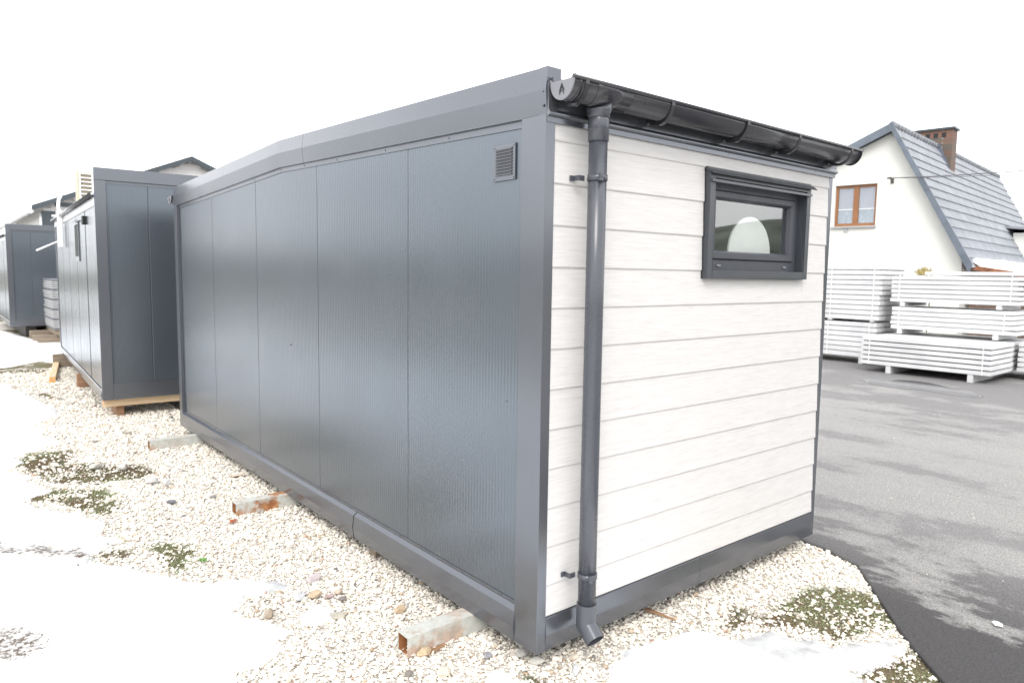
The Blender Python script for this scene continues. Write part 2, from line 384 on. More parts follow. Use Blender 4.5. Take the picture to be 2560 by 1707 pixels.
SNOW = dict(
 A=[(-1.9, 2.96), (-1.8, 3.0), (-1.7, 2.81), (-1.52, 2.63), (-1.36, 2.55), (-1.18, 2.37), (-1.1, 2.21), (-1.04, 2.04), (-0.97, 1.92), (-0.89, 1.87), (-0.79, 1.87), (-0.67, 1.79), (-0.61, 1.68), (-0.56, 1.61), (-0.64, 1.61), (-0.72, 1.59), (-0.79, 1.56), (-0.86, 1.49), (-0.89, 1.42), (-0.88, 1.32), (-0.81, 1.29), (-0.77, 1.17), (-0.76, 1.08), (-0.83, 1.05), (-0.84, 0.95), (-0.91, 0.89), (-0.99, 0.85), (-1.08, 0.87), (-1.1, 0.78), (-1.1, 0.68), (-1.12, 0.58), (-1.21, 0.31), (-1.35, -.7), (-2.9, -.9), (-2.9, 3.1), (-2.2, 3.0)],
 B=[(-2.6,4.5),(-1.81,4.47),(-1.74,4.42),(-1.64,4.33),(-1.58,4.19),(-1.45,3.95),(-1.3,3.67),(-1.21,3.44),(-1.25,3.29),(-1.29,3.14),(-1.16,2.96),(-1.26,2.96),(-1.29,2.87),(-1.39,2.84),(-1.47,2.85),(-1.51,2.91),(-1.56,3.15),(-1.63,3.15),(-1.69,3.06),(-1.74,3.13),(-1.79,3.27),(-1.86,3.35),(-2.6,3.4)],
 C=[(-2.6,5.5),(-1.75,5.51),(-1.66,5.39),(-1.62,5.26),(-1.53,5.1),(-1.53,4.88),(-1.45,4.64),(-1.41,4.45),(-1.5,4.44),(-1.57,4.37),(-1.64,4.36),(-1.8,4.53),(-2.6,4.5)],
 D=[(-2.6,6.2),(-1.72,6.12),(-1.59,5.92),(-1.52,5.7),(-1.6,5.52),(-1.65,5.41),(-1.75,5.48),(-2.6,5.4)],
 E=[(-3,12),(-1.44,11.76),(-1.36,11.45),(-1.22,10.71),(-1.14,10.17),(-1.03,9.4),(-0.94,8.62),(-0.96,8.07),(-1.11,7.8),(-1.24,7.62),(-1.23,6.85),(-1.12,6.49),(-1.21,6.28),(-1.43,6.13),(-1.6,5.97),(-1.73,6.16),(-3,6.1)],
 F=[(-3,23),(-0.87,23.0),(-0.53,21.83),(-0.35,20.47),(-0.21,19.1),(-0.14,17.61),(0.01,17.86),(0.24,17.8),(-0.07,15.17),(-0.26,14.28),(-0.41,13.99),(-0.51,14.43),(-0.74,14.12),(-0.95,13.81),(-1.16,13.57),(-1.34,13.69),(-3,13.4)],
 H=[(-2.2,3.5),(-1.85,3.40),(-1.76,3.28),(-1.70,3.12),(-1.6,3.16),(-1.52,3.0),(-1.42,2.92),(-1.36,2.72),(-1.49,2.60),(-1.69,2.80),(-1.88,2.98),(-2.2,3.0)],
 G=[(-0.66,1.17),(-0.63,1.21),(-0.57,1.22),(-0.51,1.22),(-0.47,1.18),(-0.45,1.1),(-0.48,1.05),(-0.53,1.04),(-0.58,1.06),(-0.63,1.08),(-0.66,1.12)],
 R=[(-0.57,0.03),(-0.43,0.15),(-0.36,0.16),(-0.25,0.11),(-0.16,0.15),(-0.12,0.13),(-0.1,0.08),(-0.07,0.02),(-0.09,-0.0),(-0.08,-0.08),(-0.1,-0.1),(-0.05,-0.16),(0.07,-0.24),(0.25,-0.21),(0.47,-0.12),(0.65,-0.14),(0.81,-0.2),(0.94,-0.21),(0.95,-0.28),(0.99,-0.38),(1.05,-0.62),(1.06,-0.75),(1.04,-0.85),(1.03,-0.98),(0.84,-1.14),(0.57,-1.5),(-0.87,-1.6),(-1.0,-.44)])
ICE = [[(1.0,-0.37),(1.15,-0.41),(1.27,-0.44),(1.28,-0.57),(1.37,-0.64),(1.34,-0.73),(1.4,-0.74),(1.49,-0.77),(1.65,-0.88),(1.65,-0.96),(1.57,-1.0),(1.44,-0.97),(1.3,-0.94),(1.2,-0.9),(1.18,-0.95),(1.17,-1.03),(1.09,-1.08),(0.96,-1.1),(0.9,-0.85),(0.9,-0.5)],
       [(-0.79,1.65),(-0.67,1.75),(-0.58,1.72),(-0.52,1.56),(-0.58,1.56),(-0.68,1.58),(-0.76,1.54)]]
MOSS = [[(-1.57,5.71),(-1.43,6.11),(-1.26,6.04),(-1.06,5.96),(-1.2,5.38),(-0.96,5.26),(-0.84,5.12),(-0.65,4.96),(-0.6,4.64),(-0.74,4.46),(-0.86,4.55),(-1.0,4.56),(-1.24,4.65),(-1.39,4.85),(-1.5,5.25)],
 [(-1.61,4.44),(-1.52,4.53),(-1.38,4.59),(-1.27,4.42),(-1.07,4.36),(-1.02,4.16),(-1.05,3.77),(-1.16,3.58),(-1.26,3.78),(-1.34,3.95),(-1.41,4.15),(-1.54,4.28)],
 [(-1.05,2.76),(-0.96,2.74),(-0.81,2.55),(-0.84,2.42),(-0.92,2.34),(-0.9,2.26),(-1.01,2.16),(-1.04,2.33),(-1.04,2.62)],
 [(-1.25,3.1),(-1.17,3.01),(-1.17,2.93),(-1.26,2.97),(-1.31,2.87),(-1.16,2.74),(-1.18,2.65),(-1.31,2.66),(-1.36,2.81)],
 [(1.67,-0.31),(1.9,-0.31),(2.05,-0.4),(2.14,-0.55),(2.06,-0.67),(1.95,-0.8),(1.87,-0.84),(1.67,-0.78),(1.44,-0.7),(1.45,-0.59),(1.38,-0.54),(1.28,-0.39),(1.37,-0.31)],
 [(1.24,-0.89),(1.43,-0.93),(1.61,-0.98),(1.62,-1.06),(1.47,-1.23),(1.38,-1.29),(1.17,-1.16),(1.18,-0.99)],
 [(1.32,-0.18),(1.39,-0.24),(1.3,-0.3),(1.13,-0.32),(1.11,-0.26),(1.19,-0.22)],
 [(-1.31,13.57),(-0.72,14.39),(-0.33,14.24),(-0.32,13.6),(-0.64,12.38),(-1.01,12.62),(-1.35,12.7)],
 [(-0.67,23.26),(0.02,23.08),(-0.12,20.19),(-0.29,20.62),(-0.57,22.6)],
 [(-1.05,9.98),(-0.87,10.12),(-0.72,9.36),(-0.82,9.25),(-0.98,9.74)],
 [(-1.86,3.45),(-1.77,3.39),(-1.73,3.22),(-1.81,3.18),(-1.87,3.22)],
 [(-0.04,0.05),(-0.01,-0.0),(0.02,-0.08),(0.0,-0.12),(-0.06,-0.07)],
 [(-1.07,0.95),(-0.98,0.91),(-1.0,0.86),(-1.07,0.88)]]
DIRT = [[(-2,3.5),(-1.85,3.47),(-1.79,3.38),(-1.74,3.16),(-1.58,3.19),(-1.52,3.0),(-1.4,2.95),(-1.32,2.65),(-1.49,2.62),(-1.69,2.87),(-1.88,3.04),(-2.2,3.0)],
        [(-2,1.86),(-1.81,1.83),(-1.72,1.66),(-1.72,1.49),(-1.85,1.44),(-2,1.48)]]
ASPH = [(3.3,30),(3.2,9),(3.0,3),(2.72,1.0),(2.58,0.12),(2.57,-0.09),(2.46,-0.35),(2.2,-0.55),(1.82,-0.85),(1.65,-1.0),(1.44,-1.21),(1.35,-1.28),(1.02,-1.56),(.6,-2.1),(0,-3.2),(-.6,-5),(-1,-14)]
GZ = -.100
def gz(x, y): return GZ+.006*fbm(x, y, 1.6, 3, 5)
def snow_sd(x, y, detail=True):
    d = np.full(x.shape, -9.)
    for p in SNOW.values(): d = np.maximum(d, sdpoly(x, y, p))
    if detail: d = d+.050*fbm(x, y, 4.5, 5, 31)+.022*fbm(x, y, 17, 4, 32)
    return d
def moss_m(x, y):
    d = np.full(x.shape, -9.)
    for p in MOSS: d = np.maximum(d, sdpoly(x, y, p))
    return np.clip(.62+d/.14, 0, 1)

def np_mesh(name, verts, faces, mat, smooth=False, attrs={}, parent=None):
    me = bpy.data.meshes.new(name)
    nf, k = faces.shape
    me.vertices.add(len(verts)); me.vertices.foreach_set('co', verts.astype(np.float32).ravel())
    me.loops.add(nf*k); me.loops.foreach_set('vertex_index', faces.astype(np.int32).ravel())
    me.polygons.add(nf); me.polygons.foreach_set('loop_start', (np.arange(nf)*k).astype(np.int32))
    try: me.polygons.foreach_set('loop_total', np.full(nf, k, np.int32))
    except Exception: pass
    me.polygons.foreach_set('use_smooth', np.full(nf, smooth))
    for an, (ty, dat) in attrs.items():
        a = me.attributes.new(an, ty, 'POINT')
        a.data.foreach_set('color' if ty == 'FLOAT_COLOR' else 'value', dat.astype(np.float32).ravel())
    me.update(calc_edges=True); me.validate()
    me.materials.append(mat)
    o = bpy.data.objects.new(name, me); COL.objects.link(o)
    if parent: o.parent = parent
    return o
def grid(x0, x1, y0, y1, sx, sy):
    nx = int((x1-x0)/sx)+1; ny = int((y1-y0)/sy)+1
    X, Y = np.meshgrid(np.linspace(x0, x1, nx), np.linspace(y0, y1, ny))
    idx = np.arange(nx*ny).reshape(ny, nx)
    F = np.stack([idx[:-1, :-1], idx[:-1, 1:], idx[1:, 1:], idx[1:, :-1]], -1).reshape(-1, 4)
    return X.ravel(), Y.ravel(), F

# ------------------------------------------------------------------ SETTING
# far ground sheet
mb = MB(); mb.quad((-400, -400, -.17), (400, -400, -.17), (400, 400, -.17), (-400, 400, -.17))
tag(mb.build('ground', M['ground']), kind='structure')
# gravel yard
X, Y, F = grid(-5, 3.6, -4, 27, .05, .06)
mo = moss_m(X, Y)
np_mesh('gravel_yard', np.stack([X, Y, gz(X, Y)-.004], 1), F, M['gravel'], True, {'moss': ('FLOAT', mo*.62*np.where(Y > 8, .55+.45*np.clip(.5+1.2*fbm(X, Y, 2.5, 3, 41), 0, 1), 1))}) ['kind'] = 'structure'

# snow: near fine grid + far grid in one mesh
def snow_part(x0, x1, y0, y1, s, off):
    X, Y, F = grid(x0, x1, y0, y1, s, s)
    sd = snow_sd(X, Y)
    T = np.where(sd > 0, .052*(1-np.exp(-np.maximum(sd, 0)/.032))+.03*(1-np.exp(-np.maximum(sd, 0)/.5)), sd*.8)
    big = .022*fbm(X, Y, 1.1, 4, 77)+.008*fbm(X, Y, 6, 3, 78)
    z = gz(X, Y)+T-.008+big*np.clip(sd/.15, 0, 1)
    dirt_shade = np.zeros(X.shape)
    for p in DIRT: dirt_shade = np.maximum(dirt_shade, np.clip(.55+sdpoly(X, Y, p)/.16, 0, 1))
    dirt_shade = np.maximum(dirt_shade, .46*np.clip(1-sd/.10, 0, 1))  # grey slush rim, which also paints in the darker shading of snow edges
    keep = (sd[F] > -.03).any(1)
    F = F[keep]; used = np.unique(F); mp = -np.ones(len(X), np.int64); mp[used] = np.arange(len(used))
    return np.stack([X, Y, z], 1)[used], mp[F]+off, dirt_shade[used]
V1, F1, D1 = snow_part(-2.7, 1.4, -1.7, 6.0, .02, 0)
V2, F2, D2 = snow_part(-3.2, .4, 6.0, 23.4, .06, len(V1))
np_mesh('snow', np.concatenate([V1, V2]), np.concatenate([F1, F2]), M['snow'], True, {'dirt_shade': ('FLOAT', np.concatenate([D1, D2]))})
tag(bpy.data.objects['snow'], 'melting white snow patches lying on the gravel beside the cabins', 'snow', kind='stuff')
# broad snow field further left
mb = MB()
X, Y, F = grid(-40, -2.6, -30, 60, .8, .8)
np_mesh('snow_field', np.stack([X, Y, -.07+.05*fbm(X, Y, .3, 3, 9)], 1), F, M['field'], True)['kind'] = 'structure'
# grey ice
vs = []; fs = []; off = 0
for p in ICE:
    P = np.array(p); X, Y, F = grid(P[:, 0].min()-.1, P[:, 0].max()+.1, P[:, 1].min()-.1, P[:, 1].max()+.1, .012, .012)
    sd = sdpoly(X, Y, p)+.03*fbm(X, Y, 7, 5, 3)
    z = gz(X, Y)+np.where(sd > 0, .020*(1-np.exp(-np.maximum(sd, 0)/.03)), sd)-.002+.003*fbm(X, Y, 9, 3, 4)
    F = F[(sd[F] > -.03).any(1)]; used = np.unique(F); mp = -np.ones(len(X), np.int64); mp[used] = np.arange(len(used))
    vs.append(np.stack([X, Y, z], 1)[used]); fs.append(mp[F]+off); off += len(used)
tag(np_mesh('ice', np.concatenate(vs), np.concatenate(fs), M['ice'], True), 'thin translucent grey ice and slush over the gravel', 'ice', kind='stuff')

# asphalt yard
def jitter_line(pts, step, amp):
    out = []
    for (a, b) in zip(pts[:-1], pts[1:]):
        L = math.hypot(b[0]-a[0], b[1]-a[1]); n = max(1, int(L/step))
        for k in range(n):
            t = k/n; x = a[0]+(b[0]-a[0])*t; y = a[1]+(b[1]-a[1])*t
            j = float(fbm(np.array([x]), np.array([y]), 6, 4, 12)[0])*amp
            out.append((x+j, y+j*.8))
    return out+[pts[-1]]
edge = jitter_line(ASPH[1:14], .03, .022)
AZ = -.084
mb = MB()
top = [(x, y, AZ) for x, y in edge]
low = [(x-.02, y-.008, AZ-.05) for x, y in edge]
rim = [(x+.025, y+.012, AZ+.004) for x, y in edge]
for i in range(len(edge)-1):
    mb.quad(low[i], low[i+1], top[i+1], top[i])
    mb.quad(top[i], top[i+1], rim[i+1], rim[i])
ys = [r for r in rim]
for i in range(len(ys)-1):
    mb.quad(ys[i], ys[i+1], (8, min(9, ys[i+1][1]), AZ+.004), (8, min(9, ys[i][1]), AZ+.004))
mb.quad((8, edge[0][1], AZ+.004), (8, edge[-1][1], AZ+.004), (120, edge[-1][1], AZ+.004), (120, edge[0][1], AZ+.004))
mb.quad((3.2, 9, AZ+.004), (120, 9, AZ+.004), (120, 90, AZ+.004), (5, 90, AZ+.004))
mb.quad((rim[-1][0], rim[-1][1], AZ+.004), (0.5, -14, AZ+.004), (120, -14, AZ+.004), (120, rim[-1][1], AZ+.004))
o = mb.build('asphalt_yard', M['asphalt']); o['kind'] = 'structure'
# puddle on the asphalt
mb = MB(); pts = []
for k in range(60):
    a = 2*PI*k/60; r = 1+.18*math.sin(3*a+1)+.1*math.sin(5*a)
    pts.append((11.02+.52*r*math.cos(a)+.12*math.sin(a), 2.55+.95*r*math.sin(a), AZ+.008))
mb.poly(pts); o = mb.build('puddle', M['puddle']); o['kind'] = 'structure'

# hills behind and left of the photographer (seen only in reflections)
mb = MB(); H = []
for k in range(205):
    az = math.radians(-8-k*1.25)      # from north-west round to the south-east
    r = 105+8*math.sin(k*.3)
    t_ = min(1, max(0, (k-66)/30))
    t2_ = min(1, max(0, (k-14)/18))
    h = (4.2+3.5*t2_+.9*math.sin(k*.21)+.8*random.random())*(1-t_)+t_*(9+1.8*math.sin(k*.11)+1.0*math.sin(k*.37+1)+.8*random.random())
    d = Vector((math.sin(az), math.cos(az), 0)); H.append((d, r, h))
for a, b in zip(H[:-1], H[1:]):
    for (r0, z0, r1, z1) in ((0, -.3, 3, .45), (3, .45, 8, .8), (8, .8, 25, 1.0), (25, 1.0, 60, .7)):
        P = lambda q, rr, zz: tuple(q[0]*(q[1]+rr)+Vector((0, 0, q[2]*zz)))
        mb.quad(P(a, r0, z0), P(b, r0, z0), P(b, r1, z1), P(a, r1, z1), True)
mb.build('hills', M['hill'])['kind'] = 'structure'

# ------------------------------------------------------------------ crushed stones, as real geometry
def ico():
    t = (1+5**.5)/2
    v = np.array([(-1,t,0),(1,t,0),(-1,-t,0),(1,-t,0),(0,-1,t),(0,1,t),(0,-1,-t),(0,1,-t),(t,0,-1),(t,0,1),(-t,0,-1),(-t,0,1)], float)
    v /= np.linalg.norm(v[0])
    f = np.array([(0,11,5),(0,5,1),(0,1,7),(0,7,10),(0,10,11),(1,5,9),(5,11,4),(11,10,2),(10,7,6),(7,1,8),(3,9,4),(3,4,2),(3,2,6),(3,6,8),(3,8,9),(4,9,5),(2,4,11),(6,2,10),(8,6,7),(9,8,1)])
    return v, f
IV, IF = ico()
def rotm(n):
    q = rng.normal(size=(n, 4)); q /= np.linalg.norm(q, axis=1)[:, None]
    w, x, y, z = q.T
    return np.stack([1-2*(y*y+z*z), 2*(x*y-z*w), 2*(x*z+y*w), 2*(x*y+z*w), 1-2*(x*x+z*z), 2*(y*z-x*w), 2*(x*z-y*w), 2*(y*z+x*w), 1-2*(x*x+y*y)], 1).reshape(n, 3, 3)
def stones_at(px, py, rad, cols, flat=.7, sink=.35, zf=None):
    n = len(px)
    var = IV[None]*(1+.28*rng.normal(size=(n, 12, 1)).clip(-1.2, 1.2))
    sc3 = np.stack([np.ones(n), rng.uniform(.6, 1, n), rng.uniform(.45, .8, n)], 1)
    v = var*sc3[:, None, :]
    v = np.einsum('nij,nkj->nki', rotm(n), v); v[:, :, 2] *= flat
    v *= rad[:, None, None]
    z = (gz(px, py) if zf is None else zf)+rad*flat*(1-sink)*.7
    v += np.stack([px, py, z], 1)[:, None, :]
    f = IF[None]+(np.arange(n)*12)[:, None, None]
    c = np.repeat(np.concatenate([cols, np.ones((n, 1))], 1)[:, None, :], 12, 1)
    return v.reshape(-1, 3), f.reshape(-1, 3), c.reshape(-1, 4)
def stone_cols(n):
    base = np.array([(.80, .75, .665)])+rng.normal(size=(n, 1))*.045+rng.normal(size=(n, 3))*.008
    k = rng.random(n)
    base[k < .04] = np.array((.50, .40, .30))+rng.normal(size=((k < .04).sum(), 1))*.05
    base[(k > .07) & (k < .10)] = np.array((.42, .38, .34))
    base[(k > .11) & (k < .117)] = np.array((.2, .19, .18))
    base[(k > .125) & (k < .132)] = np.array((.50, .33, .26))
    return base.clip(.05, .85)
def inside_mod(x, y, m=.3): return (x > m) & (x < 2.5-m) & (y > m) & (y < 6.1-m)
asx = np.array(ASPH[::-1])
def asph_x(y): return np.interp(y, asx[:, 1], asx[:, 0])
allp = []
for (x0, x1, y0, y1, dens, r0, r1) in ((-2.1, 2.8, -1.5, 2.6, 6200, .005, .0105), (-1.9, .35, 2.6, 5.2, 4200, .0062, .0115), (-2.1, .35, 5.2, 8.2, 2300, .0078, .0135), (-1.9, 1.3, 8.2, 13, 800, .011, .018)):
    n = int((x1-x0)*(y1-y0)*dens); px = rng.uniform(x0, x1, n); py = rng.uniform(y0, y1, n)
    r = rng.uniform(r0, r1, n)*rng.choice([1, 1, 1, 1, 1, 1.5, .7, .7, 1.2, 2.0], n)
    allp.append(np.stack([px, py, r], 1))
A_ = np.concatenate(allp); px, py, rr = A_.T
sd = snow_sd(px, py); mm = moss_m(px, py)
sdi = np.maximum(sdpoly(px, py, ICE[0]), sdpoly(px, py, ICE[1]))
mn = .5+.5*fbm(px, py, 9, 3, 50)
# skip what the camera side of the yard never shows
behind = ((px+2.08)*.63+(py+2.33)*.777) < 2.2
keep = (sd < .035) & (sdi < .02) & ~inside_mod(px, py) & (px < asph_x(py)-.01+rng.normal(size=len(px))*.012) & ~behind
pm = np.clip((mm-.35)*2.2, 0, 1)*np.clip((mn-.15)*2.6, .45, 1)
keep &= rng.random(len(px)) > pm*.88
px, py, rr = px[keep], py[keep], rr[keep]
v, f, c = stones_at(px, py, rr, stone_cols(len(px)))
tag(np_mesh('gravel', v, f, M['stones'], False, {'col': ('FLOAT_COLOR', c)}), 'pale crushed limestone gravel covering the yard around the cabins', 'gravel', kind='stuff')
print('stones', len(px))
# pebbles strayed on the asphalt
n = 200; px = rng.uniform(2.0, 10, n); py = rng.uniform(-3, 3.5, n)
ok = px > asph_x(py)+.06; px, py = px[ok], py[ok]
v, f, c = stones_at(px, py, rng.uniform(.002, .006, len(px)), stone_cols(len(px))*1.1, zf=AZ+.004)
tag(np_mesh('pebbles', v, f, M['stones'], False, {'col': ('FLOAT_COLOR', c)}), 'tiny pale pebbles scattered on the wet asphalt', 'pebbles', kind='stuff')

# moss and weeds on the soil
def leaves(px, py, size, cols, hmax):
    n = len(px); k = 3
    cx = px+rng.normal(size=n)*.004; cy = py+rng.normal(size=n)*.004; cz = gz(px, py)+rng.uniform(.0, hmax, n)
    R_ = rotm(n); t = np.array([(-.5, -.4, 0), (.5, -.4, 0), (0, .8, .15)])
    v = np.einsum('nij,kj->nki', R_, t)*size[:, None, None]+np.stack([cx, cy, cz], 1)[:, None]
    f = np.arange(n*3).reshape(n, 3); c = np.repeat(np.concatenate([cols, np.ones((n, 1))], 1)[:, None], 3, 1)
    return v.reshape(-1, 3), f, c.reshape(-1, 4)
bx = rng.uniform(-1.9, 2.2, 420000); by = rng.uniform(-1.4, 6.3, 420000)
mm = moss_m(bx, by); nn = .5+.5*fbm(bx, by, 9, 3, 50)
k = (mm > .4) & (nn > .26) & (snow_sd(bx, by) < .0) & (rng.random(len(bx)) < .85) & (bx < asph_x(by)) & ~((bx > .2) & (by > -.02)) & (np.maximum(sdpoly(bx, by, ICE[0]), -9) < 0)
bx, by = bx[k], by[k]; g = (.5+.5*fbm(bx, by, 2.2, 3, 88))
green = np.clip((g-.41)*5, 0, 1)[:, None]
cols = (1-green)*np.array([(.21, .16, .105)])+green*np.array([(.30, .345, .20)])+rng.normal(size=(len(bx), 3))*.018
v, f, c = leaves(bx, by, rng.uniform(.004, .009, len(bx)), cols.clip(.02, 1), .006)
tag(np_mesh('moss', v, f, M['moss'], False, {'col': ('FLOAT_COLOR', c)}), 'patchy green and brown moss between the gravel stones', 'moss', kind='stuff')
# dirt crumbs and twigs on the snow
vs = []; fs = []; off = 0
cand = []
for p, n in ((DIRT[0], 800), (DIRT[1], 300), ([(-1.44,11.4),(-1.1,9.9),(-.96,8.6),(-1.0,7.8),(-1.2,6.9),(-1.5,9.5)], 120)):
    P = np.array(p)
    x = rng.uniform(P[:, 0].min(), P[:, 0].max(), n*3); y = rng.uniform(P[:, 1].min(), P[:, 1].max(), n*3)
    s = sdpoly(x, y, p); q = (s > 0) & (fbm(x, y, 6, 3, 8) > .02); cand.append(np.stack([x[q], y[q]], 1)[:n])
x = rng.uniform(-1.9, -.3, 160); y = rng.uniform(.4, 4.5, 160); cand.append(np.stack([x, y], 1)[snow_sd(x, y) > .05][:46])
x = rng.uniform(.1, .9, 90); y = rng.uniform(-.75, -.15, 90); cand.append(np.stack([x, y], 1)[snow_sd(x, y) > .03][:30])
cd = np.concatenate(cand)
sdv = snow_sd(cd[:, 0], cd[:, 1]); cd = cd[sdv > -.02]; sdv = snow_sd(cd[:, 0], cd[:, 1])
Tz = gz(cd[:, 0], cd[:, 1])+np.where(sdv > 0, .048*(1-np.exp(-np.maximum(sdv, 0)/.05))+.03*(1-np.exp(-np.maximum(sdv, 0)/.5)), 0)-.008+(.022*fbm(cd[:, 0], cd[:, 1], 1.1, 4, 77)+.008*fbm(cd[:, 0], cd[:, 1], 6, 3, 78))*np.clip(sdv/.15, 0, 1)
cc = np.array([(.10, .075, .055)])+rng.random((len(cd), 1))*.08
v, f, c = stones_at(cd[:, 0], cd[:, 1], rng.uniform(.002, .008, len(cd))*rng.choice([1, 1, 1.5], len(cd)), cc, zf=Tz-.003)
tag(np_mesh('soil_crumbs', v, f, M['stones'], False, {'col': ('FLOAT_COLOR', c)}), 'dark soil crumbs scattered over the dirty snow', 'soil', kind='stuff')

# individual rocks
def rock(x, y, r, col, label, sx=1, sy=.8, sz=.55, rz=0, group='loose rocks on the gravel', sink=.35):
    bm = bmesh.new(); bmesh.ops.create_icosphere(bm, subdivisions=3, radius=1)
    sd_ = random.random()*100
    from mathutils import noise as mn_
    for v_ in bm.verts:
        d = v_.co.normalized()
        k = 1+.30*mn_.noise(d*1.1+Vector((sd_, 0, 0)))+.07*mn_.noise(d*4+Vector((0, sd_, 0)))
        # chisel: clamp against a few random planes
        v_.co = d*k
    for _ in range(7):
        n_ = Vector((random.gauss(0, 1), random.gauss(0, 1), random.gauss(0, 1))).normalized(); lim = random.uniform(.62, .85)
        for v_ in bm.verts:
            e = v_.co.dot(n_)-lim
            if e > 0: v_.co -= n_*e
    for v_ in bm.verts: v_.co = Vector((v_.co.x*r*sx, v_.co.y*r*sy, v_.co.z*r*sz))
    me = bpy.data.meshes.new('rock'); bm.to_mesh(me); bm.free()
    mt = simple('rock_stone', col, .85, .18, 30, bstr=.5, bscale=120, bdist=.002); me.materials.append(mt)
    o = bpy.data.objects.new('rock', me); COL.objects.link(o)
    o.location = (x, y, GZ+.012+r*sz*(1-sink)); o.rotation_euler = (random.uniform(-.2, .2), random.uniform(-.2, .2), rz)
    tag(o, label, 'rock', group)
ROCKS = [
 (-.49,1.05,.050,(.42,.40,.34),'long speckled beige rock beside the small snow patch',1.1,.5,.4,-.6),
 (-.19,.91,.036,(.50,.38,.26),'orange tinted angular rock behind the nearest steel beam',1,.8,.6,.3),
 (-.48,1.37,.036,(.50,.39,.27),'flat orange brown rock just behind the small snow patch',1.2,.8,.4,.2),
 (-.36,1.32,.026,(.55,.44,.35),'small round peach rock right of the orange brown one',1,.9,.6,0),
 (-.43,1.30,.030,(.46,.35,.34),'flat mauve rock between the orange and peach ones',1.3,.7,.4,.4),
 (-.40,1.57,.044,(.50,.43,.43),'pinkish grey wedge rock on open gravel right of the snow tongue',1.3,.8,.4,.5),
 (-.38,1.23,.022,(.22,.20,.19),'small dark rock below the peach one',1,.8,.6,0),
 (-.47,.35,.024,(.22,.20,.18),'small dark brown rock left of the nearest beam end, near the lower picture edge',1,.8,.6,0),
 (-.09,.25,.026,(.28,.28,.30),'bluish grey rock between the nearest beam and the cabin corner',1,.8,.55,.5),
 (.05,.16,.036,(.42,.41,.38),'grey rock half under the cabin corner, left one of two',1.1,.8,.5,.2),
 (.07,.07,.034,(.50,.48,.43),'pale grey rock under the cabin corner, right one of two',1.2,.7,.5,-.7),
 (.16,-.10,.036,(.55,.55,.54),'long pale grey rock by the snow below the downpipe',1.4,.6,.4,.6),
 (.23,-.02,.030,(.55,.48,.40),'tan rock lying under the downpipe mouth',1,.8,.5,0),
 (-.34,.26,.038,(.62,.55,.46),'broad pale tan rock at the tip of the snow by the lower picture edge',1.2,.8,.4,.3),
 (-.32,.46,.040,(.52,.40,.26),'ochre rock wedged below the nearest steel beam',1.1,.8,.5,.3),
 (-.71,3.57,.036,(.17,.17,.19),'dark blue grey rock alone on the pale gravel',1.1,.8,.5,0),
 (-.41,3.54,.024,(.30,.30,.31),'small flat grey rock left of the middle beam',1.2,.7,.4,0),
 (-.70,4.26,.052,(.58,.57,.55),'large pale rock left of its twin, beyond the moss',1.1,.8,.5,.2),
 (-.61,4.14,.042,(.60,.59,.57),'large pale rock right of its twin, beyond the moss',.9,.8,.6,.9),
 (-.06,4.03,.050,(.52,.43,.34),'flat tan slab of rock close to the long cabin wall',1.6,.6,.25,-.3),
 (-.49,6.43,.046,(.45,.40,.33),'flat brown rock behind the farthest steel beam',1.2,.7,.4,0),
 (-.84,6.19,.034,(.42,.41,.39),'small grey rock behind the upper moss patch',1.1,.8,.5,0),
 (-1.02,5.02,.055,(.55,.52,.47),'pale rock set in the upper moss patch',1.1,.8,.6,.4),
 (-.83,4.86,.05,(.52,.50,.46),'whitish rock at the right tip of the upper moss patch',1.1,.8,.6,-.4),
 (-.78,1.28,.034,(.38,.31,.24),'brown rock sticking out of the notch in the snow edge',.9,.8,.9,.4),
 (-.56,1.40,.034,(.50,.50,.51),'light grey rock left of the flat orange brown one',1.2,.8,.5,.4)]
for q in ROCKS: rock(*q)
# red brick chip
mb = MB(); mb.poly([(-.03,-.012,0),(.03,-.016,0),(.034,.01,0),(-.01,.02,0)]); mb.poly([(-.024,-.010,.014),(.026,-.012,.018),(.028,.008,.012),(-.008,.016,.016)])
mb.sweep([[(-.03,-.012,0),(.03,-.016,0),(.034,.01,0),(-.01,.02,0)],[(-.024,-.010,.014),(.026,-.012,.018),(.028,.008,.012),(-.008,.016,.016)]],None,True,True)
o = mb.build('brick_chip', simple('red_brick_chip', (.48,.16,.09), .85)); o.location = (-.47, 2.86, GZ+.016); o.rotation_euler = (0, 0, .4)
tag(o, 'orange red brick chip on the gravel in front of the rusty middle beam', 'brick chip')
# wood splinter
mb = MB(); mb.sweep([[(-.09,-.012,0),(-.09,.012,0),(-.09,.010,.012),(-.09,-.010,.010)],[(0,-.009,.002),(0,.010,.0),(0,.009,.011),(0,-.008,.012)],[(.09,-.002,0),(.09,.003,0),(.09,.003,.004),(.09,-.002,.004)]],None,True,True)
o = mb.build('wood_splinter', M['wood_brown']); o.location = (.90, .0, GZ+.020); o.rotation_euler = (0, .03, math.radians(-76))
tag(o, 'thin brown wood splinter on gravel below the short bottom rail', 'splinter')
# paper scrap
mb = MB(); P = [(-.035,-.02),(-.005,-.028),(.03,-.02),(.034,.005),(.008,.002),(0,.022),(-.03,.015)]
ring = [(x, y, .004+.018*random.random()) for x, y in P]
c0 = (0, -.006, .022)
for i in range(len(ring)): mb.poly([ring[i], ring[(i+1) % len(ring)], c0])
o = mb.build('paper_scrap', M['paper']); o.location = (2.25, -1.18, AZ+.006); o.rotation_euler = (0, 0, .6)
tag(o, 'crumpled white paper scrap on the dark asphalt', 'paper')
